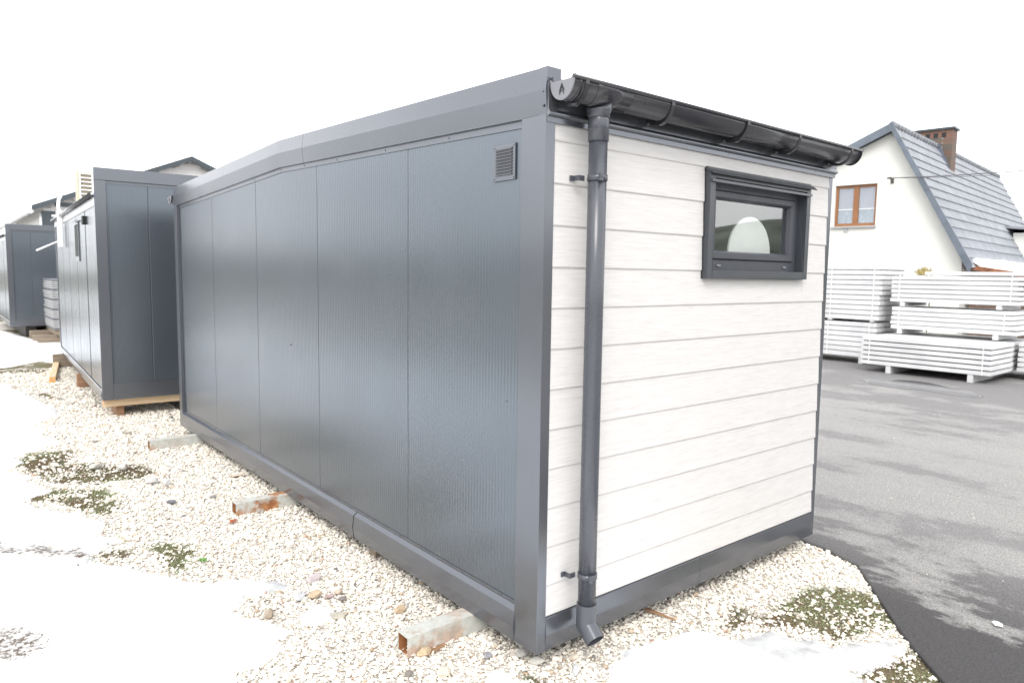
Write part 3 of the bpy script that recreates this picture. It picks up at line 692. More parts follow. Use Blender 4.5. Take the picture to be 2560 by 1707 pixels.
# straw on the ice
mb = MB(); mb.tube([(1.40,-.73,GZ+.026),(1.44,-.80,GZ+.028),(1.465,-.865,GZ+.026)], .0028, 6)
tag(mb.build('straw', M['straw']), 'pale straight straw lying on the grey ice', 'straw')
# dead grass stem, bottom left
mb = MB(); mb.tube([(-1.83,1.66,GZ+.06),(-1.86,1.60,GZ+.10),(-1.885,1.48,GZ+.13),(-1.90,1.30,GZ+.13)], [.0028,.0022,.0018,.0012], 6)
mb.tube([(-1.83,1.66,GZ+.06),(-1.82,1.70,GZ+.13),(-1.80,1.72,GZ+.19)], [.0025,.0018,.001], 6)
tag(mb.build('grass_stem', M['straw']), 'dry bent grass stem poking from the dirty snow', 'grass stem')
# green weed
mb = MB()
for k in range(16):
    a = random.random()*2*PI; r = random.uniform(.02, .045); d = Vector((math.cos(a), math.sin(a), 0)); q = Vector((-d.y, d.x, 0))*.009
    b0 = Vector((0, 0, .005)); b1 = d*r*.6+Vector((0, 0, random.uniform(.012, .03))); b2 = d*r+Vector((0, 0, random.uniform(.005, .02)))
    mb.quad(tuple(b0), tuple(b1-q), tuple(b2), tuple(b1+q))
o = mb.build('weed', simple('weed_leaf', (.16,.30,.08), .6, .3, 30)); o.location = (-.84, 2.25, GZ+.008)
tag(o, 'small bright green weed at the right tip of the lowest moss patch', 'weed')

# ------------------------------------------------------------------ MAIN CABIN
W, L, ZF = 2.5465, 6.144, 2.45
RISE = .097
def rise(y): return RISE*(1-abs(y-L/2)/(L/2))
cab = empty('portable_cabin', (0, 0, 0), 0, 'large anthracite cabin with ribbed long wall, white clad end and gutter, standing nearest', 'portable cabin')
# shell: floor, roof, inner walls (hole for the window)
mb = MB(); mb.box(.06, W-.03, .06, L-.06, .03, .15); mb.build('floor', M['dark'], cab)
mb = MB()
for yy0, yy1 in ((.02, L/2), (L/2, L-.02)):
    z0a, z1a = ZF+.10+rise(yy0), ZF+.10+rise(yy1)
    mb.sweep([[(.03, yy0, z0a), (W-.01, yy0, z0a), (W-.01, yy0, z0a+.05), (.03, yy0, z0a+.05)], [(.03, yy1, z1a), (W-.01, yy1, z1a), (W-.01, yy1, z1a+.05), (.03, yy1, z1a+.05)]], None, True, True)
mb.build('roof', M['steel'], cab)
mb = MB(); mb.box(.045, .10, .04, L-.04, .15, 2.46); mb.box(W-.10, W-.045, .10, L-.04, .15, 2.46); mb.box(.10, W-.10, L-.10, L-.04, .15, 2.46)
mb.box(.10, W-.10, .1, L-.1, 2.42, 2.46)
mb.build('inner_wall', M['inner'], cab)
WX0, WX1, WZ0, WZ1 = 1.185, 2.195, 1.765, 2.325
mb = MB(); mb.box(.10, WX0, .03, .10, .15, 2.46); mb.box(WX1, W-.03, .03, .10, .15, 2.46); mb.box(WX0, WX1, .03, .10, .15, WZ0); mb.box(WX0, WX1, .03, .10, WZ1, 2.46)
mb.build('end_wall', M['inner'], cab)
# ribbed wall panels of the long side
YJ = [.165, 1.20, 2.435, 3.66, 4.87, L-.105]
XP = .030
for a, b in zip(YJ[:-1], YJ[1:]):
    rib_wall(XP, a+.0018, b-.0018, .150, lambda y: 2.440+rise(y), flip=-1, thick=.012).build('wall_panel', M['panel'], cab)
mb = MB(); mb.box(.0425, .0445, .1, L-.06, .15, 2.44); mb.build('panel_backing', M['dark'], cab)
# angle trim with screws round the panels
def trims():
    mb = MB()
    extr_y(mb, [(.0235, .1685), (.0285, .1685), (.0285, .184), (.0255, .184), (.0255, .170), (.0235, .170)], [YJ[0], YJ[-1]])
    extr_y(mb, [(.0235, 2.412), (.0285, 2.412), (.0285, 2.447), (.0235, 2.447)], [YJ[0], L/2, YJ[-1]], rise)
    mb.box(.0240, .0285, YJ[0]-.002, YJ[0]+.014, .162, 2.43); mb.box(.0240, .0285, YJ[-1]-.014, YJ[-1]+.002, .162, 2.43)
    return mb
mb = trims(); mb.build('panel_trim', M['steel'], cab)
def SCR(c, ax, r, h=None, parent=cab):
    q = MB(); q.dome(c, ax, r, h); return q.build('screw', M['screw'], parent)
y = .30
while y < 5.9:
    SCR((.0255, y, .177), (-1, 0, 0), .0055); y += .33
for y in (.19, .78, 1.45, 2.1, 2.63, 3.07, 3.66, 4.3, 5.0, 5.55):
    SCR((.0235, y, 2.428+rise(y)), (-1, 0, 0), .0055)
for z in (.55, 1.05, 1.5, 1.75, 2.1): SCR((.024, YJ[0]+.007, z), (-1, 0, 0), .0045)
for z in (.9, 1.6): SCR((.024, YJ[-1]-.007, z), (-1, 0, 0), .0045)
# screws on corners and eave
for z in (2.535, 2.475): SCR((-.004, .018, z+.01), (-1, 0, 0), .007)
SCR((.046, .000, 2.437), (0, -1, 0), .006)
for x in (.75, 1.35, 1.88, 2.30): SCR((x, -.002, 2.432), (0, -1, 0), .005)
SCR((.018, .0, .035), (0, -1, 0), .004)
# corner posts
mb = MB()
# near corner: folded sheet, outer faces at x=0 and y=0
mb.sweep([[(0, 0, z), (.055, 0, z), (.055, .05, z), (.04, .165, z), (.0, .165, z)] for z in (0.0, 2.45)], None, True, True)
mb.build('corner_post', M['steel'], cab, .0025)
mb = MB(); mb.box(0, .06, L-.105, L, 0, 2.45); mb.build('corner_post', M['steel'], cab, .0025)
mb = MB(); mb.box(W-.048, W, .006, .16, -.002, 2.43); mb.build('corner_post', M['steel'], cab, .0025)
mb = MB(); mb.box(W-.055, W, L-.105, L, 0, 2.45); mb.build('corner_post', M['steel'], cab, .0025)
# bottom rails (folded, slightly bulging, two lengths with an open seam)
prof = [(0.0, 0), (-.009, .072), (0, .146), (.001, .149), (.026, .168), (.05, .168), (.05, 0)]
for a, b in ((.163, 1.839), (1.850, L-.103)):
    mb = MB(); extr_y(mb, prof, [a, b]); mb.build('bottom_rail', M['steel'], cab)
mb = MB(); mb.box(.012, .045, 1.80, 1.90, .004, .144); mb.build('rail_joint', M['dark'], cab)
profy = [(.004, 0), (-.003, .078), (.002, .156), (.004, .162), (.020, .166), (.05, .166), (.05, 0)]
for a, b in ((.0555, 1.243), (1.246, W-.049)):
    mb = MB(); extr_x(mb, profy, [a, b]); mb.build('bottom_rail', M['steel'], cab)
mb = MB(); mb.box(1.2, 1.28, .012, .045, .004, .15); mb.build('rail_joint', M['dark'], cab)
# far and right side rails and walls (seen from other positions)
mb = MB(); mb.box(W-.05, W-.002, .16, L-.106, 0, .16); mb.box(.061, W-.056, L-.05, L-.002, 0, .16); mb.build('bottom_rail', M['steel'], cab)
rib_wall(W-.03, .16, L-.105, .16, 2.44, thick=-.012).build('wall_panel', M['panel'], cab)
rib_wall(L-.03, .06, W-.055, .16, 2.44, axis='y', thick=-.012).build('wall_panel', M['panel'], cab)
# gable fascia
pf = [(.034, -.004), (.006, -.004), (.004, .0), (-.006, .100), (.007, .197), (.009, .199), (.06, .199), (.06, .16), (.034, .16)]
pf = [(x, ZF+z) for x, z in pf]
for ys_ in ((0, 2.598), (2.602, L/2, L)):
    mb = MB(); extr_y(mb, pf, ys_, rise); mb.build('gable_fascia', M['steel'], cab)
mb = MB(); mb.box(.006, .03, 2.56, 2.64, ZF+.10, ZF+.26); mb.build('fascia_joint', M['dark'], cab)
mb = MB(); extr_y(mb, [(W-.06+x, z) for x, z in [(0, ZF), (.06, ZF), (.06, ZF+.19), (0, ZF+.19)]], (0.02, L/2, L), rise); mb.build('gable_fascia', M['steel'], cab)
# cap return at the near corner
mb = MB(); mb.box(.0005, .082, -.002, .05, ZF+.150, ZF+.1985); mb.build('fascia_cap', M['steel'], cab, .001)
mb = MB(); mb.poly([(.03, -.012, ZF+.128), (.075, -.03, ZF+.122), (.12, -.004, ZF+.150), (.02, 0, ZF+.152)]); mb.poly([(.12, -.004, ZF+.150), (.075, -.03, ZF+.122), (.22, -.03, ZF+.128), (.25, -.002, ZF+.146)])
mb.build('roof_flashing', M['endcap'], cab)
# eave beam on the clad end
mb = MB(); extr_x(mb, [(-.004, ZF-.034), (.05, ZF-.034), (.05, ZF+.13), (-.010, ZF+.13), (-.010, ZF+.02), (-.022, ZF+.004), (-.022, ZF-.002), (-.004, ZF-.012)], [.004, W+.010])
mb.build('eave_trim', M['steel'], cab)
mb = MB(); mb.box(.02, W, -.02, .2, ZF+.131, ZF+.150); mb.build('roof_edge', M['steel'], cab)
mb = MB(); mb.box(.061, W, L-.06, L+.012, ZF-.02, ZF+.13); mb.build('eave_trim', M['steel'], cab)
# lapped cladding boards, cut round the window
mb = MB()
bz = [.168]+[.315+.1845*k for k in range(12)]+[2.418]
def board(x0, x1, z0, z1):
    # lower edge proud, upper edge tucked in, small rounded nose at the bottom
    pr = [(.026, z0-.001), (.006, z0-.001), (.0025, z0+.004), (.0025, z0+.010), (.0095, z1+.004), (.026, z1+.004)]
    extr_x(mb, pr, [x0, x1])
for z0, z1 in zip(bz[:-1], bz[1:]):
    segs = [(.0555, W-.0478)]
    if z1 > WZ0 and z0 < WZ1:
        segs = [(.0555, 1.153), (2.221, W-.0478)]
        if z0 < WZ0-.02:
            board(1.153, 2.221, z0, WZ0-.02)
        if z1 > WZ1+.03:
            # strip above the window keeps the board profile
            board(1.153, 2.221, WZ1+.03, z1)
    for a, b in segs: board(a, b, z0, z1)
cl = mb.build('cladding', M['clad'], cab, weld=False)
# window
win = MB()
fx0, fx1, fz0, fz1 = 1.160, 2.214, 1.75, 2.337
def frame(mb, x0, x1, z0, z1, t, y0, y1, tt=None, tb=None):
    tt = tt or t; tb = tb or t
    mb.box(x0, x0+t, y0, y1, z0, z1); mb.box(x1-t, x1, y0, y1, z0, z1)
    mb.box(x0+t, x1-t, y0, y1, z0, z0+tb); mb.box(x0+t, x1-t, y0, y1, z1-tt, z1)
frame(win, fx0, fx1, fz0, fz1-.012, .045, -.028, .028, .035, .045)
# reveal lining
win.box(fx0+.030, fx0+.045, .0285, .115, fz0+.03, fz1-.04); win.box(fx1-.045, fx1-.030, .0285, .115, fz0+.03, fz1-.04)
win.box(fx0+.045, fx1-.045, .0285, .115, fz0+.03, fz0+.045); win.box(fx0+.045, fx1-.045, .0285, .115, fz1-.06, fz1-.045)
wo = win.build('window', M['winflash'], cab, .0015)
mb = MB(); frame(mb, fx0+.0455, fx1-.0455, fz0+.0455, fz1-.0605, .0405, .0285, .095, .039, .0605); mb.build('outer_frame', M['upvc'], wo, .003)
sx0, sx1, sz0, sz1 = 1.247, 2.116, 1.857, 2.236
mb = MB()
# sash with sloped bead
fr = [(0, .024), (.006, .018), (.034, .018), (.040, .024), (.048, .046), (.048, .08), (0, .08)]
def sash(mb, x0, x1, z0, z1):
    cs = [(x0, z0, 1, 1), (x1, z0, -1, 1), (x1, z1, -1, -1), (x0, z1, 1, -1)]
    rings = [[(cx+dx*t, y, cz+dz*t) for t, y in fr] for cx, cz, dx, dz in cs]
    rings.append(rings[0]); mb.sweep(rings, None, True, False)
sash(mb, sx0, sx1, sz0, sz1); mb.build('sash', M['upvc'], wo)
mb = MB(); mb.box(sx0+.045, sx1-.045, .050, .054, sz0+.045, sz1-.045); mb.build('pane', M['glass'], wo)
for x in (fx0+.16, fx1-.20):
    mb = MB(); mb.box(x, x+.035, .021, .0282, fz0+.066, fz0+.078); mb.build('drain_cap', M['endcap'], wo, .003)
mb = MB(); extr_x(mb, [(.0, fz1-.012), (-.029, fz1-.016), (-.052, fz1-.030), (-.055, fz1-.026), (-.034, fz1-.008), (-.012, fz1+.004), (-.012, fz1+.010), (.0, fz1+.012)], [fx0-.006, fx1+.022])
mb.build('window_hood', M['winflash'], wo)
mb = MB(); extr_x(mb, [(-.029, fz1-.052), (-.038, fz1-.056), (-.040, fz1-.070), (-.029, fz1-.068)], [fx0+.002, fx1-.002]); mb.build('hood_lip', M['winflash'], wo)
for x, z in ((fx0+.02, fz0+.02), (fx0+.02, fz1-.08), (fx1-.018, fz0+.02), (fx1-.018, fz1-.08)): SCR((x, -.028, z), (0, -1, 0), .004, None, wo)
for z in (fz0+.1, fz1-.12): SCR((fx1-.046, .04, z), (-1, 0, 0), .004, None, wo)
# round white disc inside
mb = MB(); rr_ = .222; n = 64
mb.sweep([[(1.762+rr_*math.cos(2*PI*k/n), y, 1.900+rr_*math.sin(2*PI*k/n)) for k in range(n)] for y in (.100, .112)], None, True, True)
o = mb.build('round_panel', M['white_disc']); o.data.polygons[0].use_smooth = False
tag(o, 'round white disc standing inside behind the cabin window', 'disc')
# vent grille
mb = MB(); vy0, vy1, vz0, vz1 = .232, .400, 2.195, 2.362
frame_pts = None
def vbox(mb, y0, y1, z0, z1, x0, x1): mb.box(x0, x1, y0, y1, z0, z1)
vbox(mb, vy0, vy1, vz0, vz1, .020, .0275)
vg = mb.build('vent_grille', M['steel'], cab, .002)
mb = MB()
for k in range(9):
    z = vz0+.026+k*.0145
    mb.sweep([[(.0195, y, z+.009), (.0125, y, z-.001), (.0135, y, z-.002), (.0195, y, z+.003)] for y in (vy0+.020, vy1-.020)], None, True, True)
mb.build('louvre', M['louvre'], vg)
for y in (vy0+.011, vy1-.011):
    for z in (vz0+.011, vz1-.011): SCR((.020, y, z), (-1, 0, 0), .005, None, vg)
# two small dents / rivets on the long wall
for y, z in ((2.95, 1.19), (2.92, .27), (.28, 1.15)):
    mb = MB(); mb.dome((XP-.001, y, z), (-1, 0, 0), .008 if y > 1 else .004, .003); mb.build('rivet', M['screw'], cab)

# gutter
def half_ring(r, t, n=18, a0=PI, a1=2*PI):
    """(y,z) closed profile of a half-round trough with front bead"""
    outer = [(r*math.cos(a0+(a1-a0)*k/n), r*1.12*math.sin(a0+(a1-a0)*k/n)) for k in range(n+1)]
    inner = [((r-t)*math.cos(a1-(a1-a0)*k/n), (r-t)*1.12*math.sin(a1-(a1-a0)*k/n)) for k in range(n+1)]
    return outer+inner
def make_gutter(parent, x0, x1, yc, zc, brx, outlet_x, s=1):
    R_ = .069
    mb = MB(); pr = [(yc+s*y, zc+z) for y, z in half_ring(R_, .0025)]
    extr_x(mb, pr, [x0, x1], True)
    # front bead and back lip
    mb.tube([(x0-.004, yc-s*(R_+.001), zc+.004), (x1+.004, yc-s*(R_+.001), zc+.004)], .0085, 12)
    mb.tube([(x0, yc+s*R_, zc+.002), (x1, yc+s*R_, zc+.002)], .004, 8)
    g = mb.build('gutter', M['gutter'], parent)
    for xe, sg in ((x0, -1), (x1, 1)):
        mb = MB(); n = 20
        face = [(xe+sg*.003, yc+s*(R_+.004)*math.cos(PI+PI*k/n), zc+(R_+.004)*1.12*math.sin(PI+PI*k/n)) for k in range(n+1)]
        face = [(xe+sg*.003, yc-s*(R_+.010), zc+.012)]+face+[(xe+sg*.003, yc+s*(R_+.010), zc+.014), (xe+sg*.003, yc+s*(R_-.014), zc+.0), (xe+sg*.003, yc-s*(R_-.02), zc-.001)]
        rings = [face, [(x-sg*.006, y, z) for x, y, z in face]]
        mb.sweep(rings, None, True, True); mb.build('end_cap', M['endcap'] if sg < 0 else M['gutter'], g)
        if sg < 0:
            # embossed maker's mark on the end cap: a stylised letter A with a leaf-shaped bar
            mk = MB(); X_ = xe+sg*.0045
            def stroke(pts, w=.0016):
                mk.tube([(X_, yc+s*y, zc+z) for y, z in pts], w, 6)
            stroke([(.012, -.058), (.012, -.040), (0.0, -.014), (-.013, -.040), (-.013, -.046)])
            stroke([(.006, -.040), (-.001, -.024), (-.008, -.040)])
            stroke([(.012, -.050), (0.0, -.042), (-.008, -.046), (-.013, -.058)])
            mk.build('emblem', M['dark'], g)
    # joint sleeves
    for xa, xb in ((x0+.035, x0+.055), (outlet_x-.11, outlet_x+.11)):
        mb = MB(); pr = [(yc+s*y, zc+z) for y, z in half_ring(R_+.0035, .003)]
        extr_x(mb, pr, [xa, xb], True); mb.build('gutter_sleeve', M['gutter'], g)
    for bx in brx:
        mb = MB(); n = 16
        # strap under the trough plus tapering arm back to the fascia
        ring = []
        for k in range(n+1):
            a = PI+PI*k/n; ring.append((yc+s*(R_+.005)*math.cos(a), zc+(R_+.005)*1.12*math.sin(a)))
        back = yc+s*(R_+.022)
        outer = []
        for k in range(n+1):
            a = PI+PI*k/n; w = .010+.026*max(0, (k/n-.18))**1
            outer.append((yc+s*(R_+w)*math.cos(a), zc+(R_+w)*1.12*math.sin(a)))
        pr = ring+[(back, zc+.01), (back, zc-.115)]+[p_ for p_ in reversed(outer) if (p_[1] > zc-.115)]
        pr = ring+[(back, zc+.0), (back, zc-.112)]+list(reversed(outer[:n-3]))
        extr_x(mb, pr, [bx-.011, bx+.011]); mb.build('gutter_bracket', M['gutter'], g)
    # outlet funnel
    return g
YC, ZC = -.086, 2.574
g = make_gutter(cab, .012, 2.585, YC, ZC, (.085, .655, 1.285, 1.81, 2.44), .27)
PX, PY = .240, -.082
mb = MB(); rings = []
for z_, r_o, sl_ in ((2.450, .0485, 0), (2.466, .0500, 0), (2.482, .0575, 0), (2.500, .0570, .25), (2.520, .0560, .75)):
    rings.append([(PX+r_o*math.cos(2*PI*k/28), PY+r_o*math.sin(2*PI*k/28), z_+sl_*.055*math.cos(2*PI*k/28-.6)) for k in range(28)])
mb.sweep(rings, None, True, True, True); mb.build('outlet', M['pipe'], g)
# downpipe
mb = MB(); mb.tube([(PX, PY, z) for z in (.17, .8, 1.6, 2.36)], .0420, 32); dp = mb.build('downpipe', M['pipe'], cab)
mb = MB(); mb.tube([(PX, PY, 2.349), (PX, PY, 2.35), (PX, PY, 2.445), (PX, PY, 2.452)], [.0435, .0465, .0475, .045], 32); mb.tube([(PX, PY, 2.405), (PX, PY, 2.408)], .049, 32); mb.build('pipe_socket', M['pipe'], dp)
def clamp(z):
    mb = MB(); mb.tube([(PX, PY, z-.013), (PX, PY, z+.013)], .0462, 32)
    c = mb.build('pipe_clamp', M['pipe'], dp)
    for sg in (-1, 1):
        mb = MB()
        mb.box(min(PX+sg*.040, PX+sg*.075), max(PX+sg*.040, PX+sg*.075), PY+.040, PY+.046, z-.013, z+.011)
        mb.box(min(PX+sg*.071, PX+sg*.075), max(PX+sg*.071, PX+sg*.075), PY+.046, -.004, z-.013, z+.011)
        mb.box(min(PX+sg*.0755, PX+sg*.095), max(PX+sg*.0755, PX+sg*.095), -.006, -.001, z-.013, z+.011)
        mb.build('clamp_lug', M['pipe'], dp, .001)
    mb = MB(); mb.box(PX-.034, PX-.014, PY-.052, PY-.040, z-.017, z+.017); mb.dome((PX-.024, PY-.052, z), (0, -1, 0), .005)
    mb.build('clamp_latch', M['pipe'], dp, .001)
clamp(2.190); clamp(.352)
# elbow shoe: short vertical socket then a mitred spout
mb = MB(); ro, ri = .0475, .0435; n = 28
d = Vector((-.06, -.78, -.62)).normalized()
def mring(c, ax, r, mitre=None):
    c = Vector(c); ax = Vector(ax).normalized()
    u = Vector((1, 0, 0)); u = (u-ax*u.dot(ax)).normalized(); w = ax.cross(u)
    out = []
    for k in range(n):
        p_ = c+(u*math.cos(2*PI*k/n)+w*math.sin(2*PI*k/n))*r
        if mitre:
            pc, pn = mitre; t = (Vector(pc)-p_).dot(pn)/Vector(ax).dot(pn); p_ = p_+ax*t
        out.append(tuple(p_))
    return out
v0 = Vector((0, 0, -1)); knee = Vector((PX, PY, .112)); mn = (v0+d).normalized(); endc = knee+d*.088
rings = [mring((PX, PY, .215), v0, ro), mring((PX, PY, .16), v0, ro), mring((PX, PY, .12), v0, ro, (knee, mn)), mring(endc, d, ro), mring(endc, d, ri), mring(knee+d*.02, d, ri)]
mb.sweep(rings, None, True, True, False)
o = mb.build('pipe_shoe', M['pipe'], dp)
for p_ in o.data.polygons: p_.use_smooth = len(p_.vertices) == 4
md = o.modifiers.new('es', 'EDGE_SPLIT'); md.split_angle = math.radians(32)
# far eave gutter
make_gutter(cab, -.016, 2.56, L+.092, 2.56, (.1, 1.2, 2.3), 2.2, -1)

# steel bearer beams
def steel_beam(x0, x1, yc, label, rustk, tilt=0, first=False):
    o = empty('steel_beam', (x0, yc, GZ), tilt, label, 'steel beam', 'hollow steel bearer beams under the cabin')
    mb = MB(); Lb = x1-x0; s_ = .05; t = .006
    out = [(0, -s_, 0), (0, s_, 0), (0, s_, .1), (0, -s_, .1)]
    inn = [(0, -s_+t, t), (0, s_-t, t), (0, s_-t, .1-t), (0, -s_+t, .1-t)]
    sh = lambda r_, x: [(x, y, z) for _, y, z in r_]
    rings = [sh(inn, .6), sh(inn, 0.0), sh(out, 0.0)]+[sh(out, Lb*k/40) for k in range(1, 41)]
    mb.sweep(rings, None, True, True)
    b = mb.build('tube', M['beam'], o, 0)
    at = b.data.attributes.new('rust', 'FLOAT', 'POINT')
    for v_ in b.data.vertices:
        x = v_.co.x; at.data[v_.index].value = rustk(x, v_.co.z)
    mb = MB(); t2 = t+.0008
    ins = [(0, -s_+t2, t2), (0, s_-t2, t2), (0, s_-t2, .1-t2), (0, -s_+t2, .1-t2)]
    mb.sweep([sh(ins, .003), sh(ins, .59)], None, True, False); mb.build('tube_inside', M['beam_in'], o)
    return o
steel_beam(-.39, 2.75, .545, 'pale hollow steel beam nearest the camera, poking out beside the near corner', lambda x, z: (.55 if x < .15 or z < .03 else .35))
steel_beam(-.40, 2.75, 3.035, 'heavily rusted hollow steel beam, the middle one under the long wall', lambda x, z: 1.0 if x < .06 or x > .15 else .5)
steel_beam(-.455, 2.75, 5.545, 'clean pale hollow steel beam farthest along the long wall', lambda x, z: (.7 if x < .02 else .18))
# wooden shim under the nearest beam
mb = MB(); mb.box(-.07, .07, -.025, .025, 0, .014); o = mb.build('wood_shim', M['wood_brown'], None, .002); o.location = (-.25, .485, GZ-.002); o.rotation_euler = (0, .05, .25)
tag(o, 'flat brown wood shim pressed under the nearest steel beam', 'shim')
mb = MB(); mb.box(-.05, .05, -.04, .04, 0, .09); o = mb.build('wood_block', M['wood_old'], None, .003); o.location = (.11, 1.70, GZ)
tag(o, 'dark stub of timber just visible under the bottom rail of the nearest cabin', 'block')

# ------------------------------------------------------------------ other cabins
def far_cabin(loc, rz, w, ln, hp, hs, label, joints, jside, name='portable_cabin'):
    c = empty(name, loc, rz, label, 'portable cabin')
    mb = MB(); mb.box(.05, w-.05, .05, ln-.05, .02, hs-.02); mb.box(.127, w-.127, .0425, .048, .1, hp-.152); mb.build('core', M['dark'], c)
    mb = MB(); mb.box(0, .125, 0, .06, 0, hp-.152); mb.build('corner_post', M['steel'], c, .003)
    mb = MB(); mb.box(w-.125, w, 0, .06, 0, hp-.152); mb.build('corner_post', M['steel'], c, .003)
    mb = MB(); mb.box(0, w, -.002, .06, hp-.15, hp); mb.build('end_fascia', M['steel'], c, .004)
    mb = MB(); mb.box(.126, w-.126, .0, .05, 0, .19); mb.build('bottom_rail', M['steel'], c, .003)
    for a, b in zip(joints[:-1], joints[1:]):
        rib_wall(.030, a+.0025, b-.0025, .19, hp-.15, flip=-1, axis='y', thick=.012, amp=.0005).build('wall_panel', M['panel'], c)
    mb = MB(); mb.box(.126, w-.126, .024, .029, .19, .205); mb.box(.126, w-.126, .022, .029, hp-.185, hp-.15); mb.build('panel_trim', M['steel'], c)
    # long side on the left
    for a, b in zip(jside[:-1], jside[1:]):
        rib_wall(.012, a+.002, b-.002, .14, hs-.12, thick=.012, pitch=.2, amp=.003).build('wall_panel', M['panel'], c)
    mb = MB(); extr_y(mb, [(0, 0), (-.008, .06), (0, .115), (.008, .125), (.05, .125), (.05, 0)], [.061, ln*.30]); mb.build('bottom_rail', M['steel'], c)
    mb = MB(); extr_y(mb, [(0, 0), (-.008, .06), (0, .115), (.008, .125), (.05, .125), (.05, 0)], [ln*.30+.004, ln]); mb.build('bottom_rail', M['steel'], c)
    mb = MB(); mb.box(0, .06, ln-.1, ln-.001, .125, hs-.12); mb.build('corner_post', M['steel'], c, .003)
    mb = MB(); mb.box(-.004, .06, .061, ln, hs-.12, hs-.02); mb.build('side_fascia', M['white_steel'], c, .003)
    mb = MB(); mb.tube([(-.035, .065, hs-.0), (-.035, ln+.03, hs-.0)], .03, 12); gg = mb.build('gutter', M['gutter'], c)
    mb = MB(); mb.box(-.03, w-.01, .061, ln, hs+.005, hs+.03); mb.build('roof', M['white_steel'], c)
    mb = MB(); mb.box(w-.03, w, .061, ln, 0, hs); mb.box(.061, w-.03, ln-.03, ln-.002, .0, hs); mb.build('back_wall', M['panelflat'], c)
    return c
c2 = far_cabin((-.55, 7.5, .13), math.radians(-2.6), 2.5, 6.13, 2.83, 2.5, 'anthracite cabin on pine timbers directly behind the nearest one, air conditioner on its roof', [.125, .585, 1.70, 2.375], [.06, 1.2, 2.4, 3.6, 4.8, 6.03])
# its side window
wy0, wy1, wz0, wz1 = 1.98, 2.50, 1.72, 2.28
mb = MB(); mb.box(-.003, .012, wy0, wy0+.03, wz0, wz1); mb.box(-.003, .012, wy1-.03, wy1, wz0, wz1); mb.box(-.003, .012, wy0+.03, wy1-.03, wz0, wz0+.07); mb.box(-.003, .012, wy0+.03, wy1-.03, wz1-.03, wz1)
w2 = mb.build('window', M['steel'], c2)
mb = MB(); mb.box(-.0035, .010, wy0+.03, wy1-.03, wz0+.07, wz1-.03); mb.build('pane', M['dark'], w2)
mb = MB(); mb.sweep([[(-.008, y, wz1+.03), (-.040, y, wz1+.010), (-.040, y, wz1+.004), (-.008, y, wz1+.022)] for y in (wy0-.03, wy1+.03)], None, True, True); mb.build('window_hood', M['winflash'], w2)
mb = MB(); mb.box(-.03, .012, 1.06, 1.20, 2.20, 2.31); mb.build('junction_box', M['dark'], c2, .004)
# third cabin, far left
c3 = far_cabin((-.63, 20, .21), 0, 3.0, 6.0, 2.64, 2.35, 'far anthracite cabin at the left picture edge, standing over bearers toned dark as shadow', [.125, .53, 1.7, 2.875], [.06, 1.2, 2.4, 3.6, 4.8, 5.9])
# air conditioner
ac = empty('air_conditioner', (-.17, 11.50, 2.69), math.radians(-2.6), 'cream boxed air conditioner on the roof of the second cabin', 'air conditioner')
mb = MB(); mb.box(0, .80, .0, .32, .13, .67); mb.build('casing', M['cream'], ac, .012)
mb = MB(); mb.box(.045, .76, -.006, -.001, .16, .63); gr = mb.build('grille', M['ac_hole'], ac)
mb = MB()
for k in range(8): mb.box(.03, .775, -.018, -.0062, .155+k*.0665, .172+k*.0665)
for k in range(4): mb.box(.030+k*.18, .050+k*.18, -.0215, -.0182, .155, .6375)
mb.build('bar', M['white_pl'], gr)
mb = MB(); mb.box(.05, .10, .02, .30, .0, .13); mb.build('leg', M['white_pl'], ac)
mb = MB(); mb.box(.70, .75, .02, .30, .0, .13); mb.build('leg', M['white_pl'], ac)
# cable duct from the unit over the eave
du = empty('cable_duct', (-.55, 7.5, .13), math.radians(-2.6), 'white cable duct curving from the roof unit down the second cabin wall', 'duct')
path = [(.30, 4.12, 2.87), (.20, 4.2, 2.93), (.09, 4.25, 2.935), (-.0, 4.28, 2.87), (-.05, 4.3, 2.76), (-.06, 4.3, 2.66), (-.055, 4.3, 2.56)]
mb = MB(); mb.tube(path, .026, 12); mb.build('hose', M['white_pl'], du)
mb = MB(); mb.box(-.085, -.012, 4.24, 4.33, 1.97, 2.58); mb.build('trunking', M['white_pl'], du, .008)
mb = MB(); mb.tube([(-.07, 4.28, 2.07), (-.40, 4.22, 1.90)], .016, 10); mb.build('drain_pipe', M['white_pl'], du)
mb = MB(); mb.box(-.16, -.086, 4.27, 4.31, 2.47, 2.50); mb.build('bracket', M['white_pl'], du)
# timbers under the second cabin
def timber(loc, dims, rz, mat, endmat, label, group=None, name='timber', cat='timber'):
    lx, ly, lz = dims; mb = MB(); mb.box(-lx/2, lx/2, -ly/2, ly/2, 0, lz)
    o = mb.build(name, mat, None, .004); o.location = loc; o.rotation_euler = (0, 0, rz)
    if endmat:
        o.data.materials.append(endmat)
        for p_ in o.data.polygons:
            if abs(p_.normal.x) > .9: p_.material_index = 1
    tag(o, label, cat, group); return o
R26 = math.radians(-2.6)
timber((.72, 7.56, .035), (2.5, .10, .092), R26, M['wood_fresh'], M['wood_end'], 'long pale pine beam carrying the front end of the second cabin')
timber((-.33, 7.86, GZ-.02), (.09, .5, .145), R26+.0, M['wood_brown'], M['wood_brown'], 'brown block under the pale pine beam of the second cabin', name='wood_block', cat='block')
timber((-.30, 10.33, GZ-.0), (.30, .13, .22), R26, M['wood_brown'], M['wood_brown'], 'brown timber block under the side rail of the second cabin', name='wood_block', cat='block')
bd = Vector((-.48+.01, 12.65-.0, 0)); az_ = math.atan2(14.2-11.08, -.26+.69)
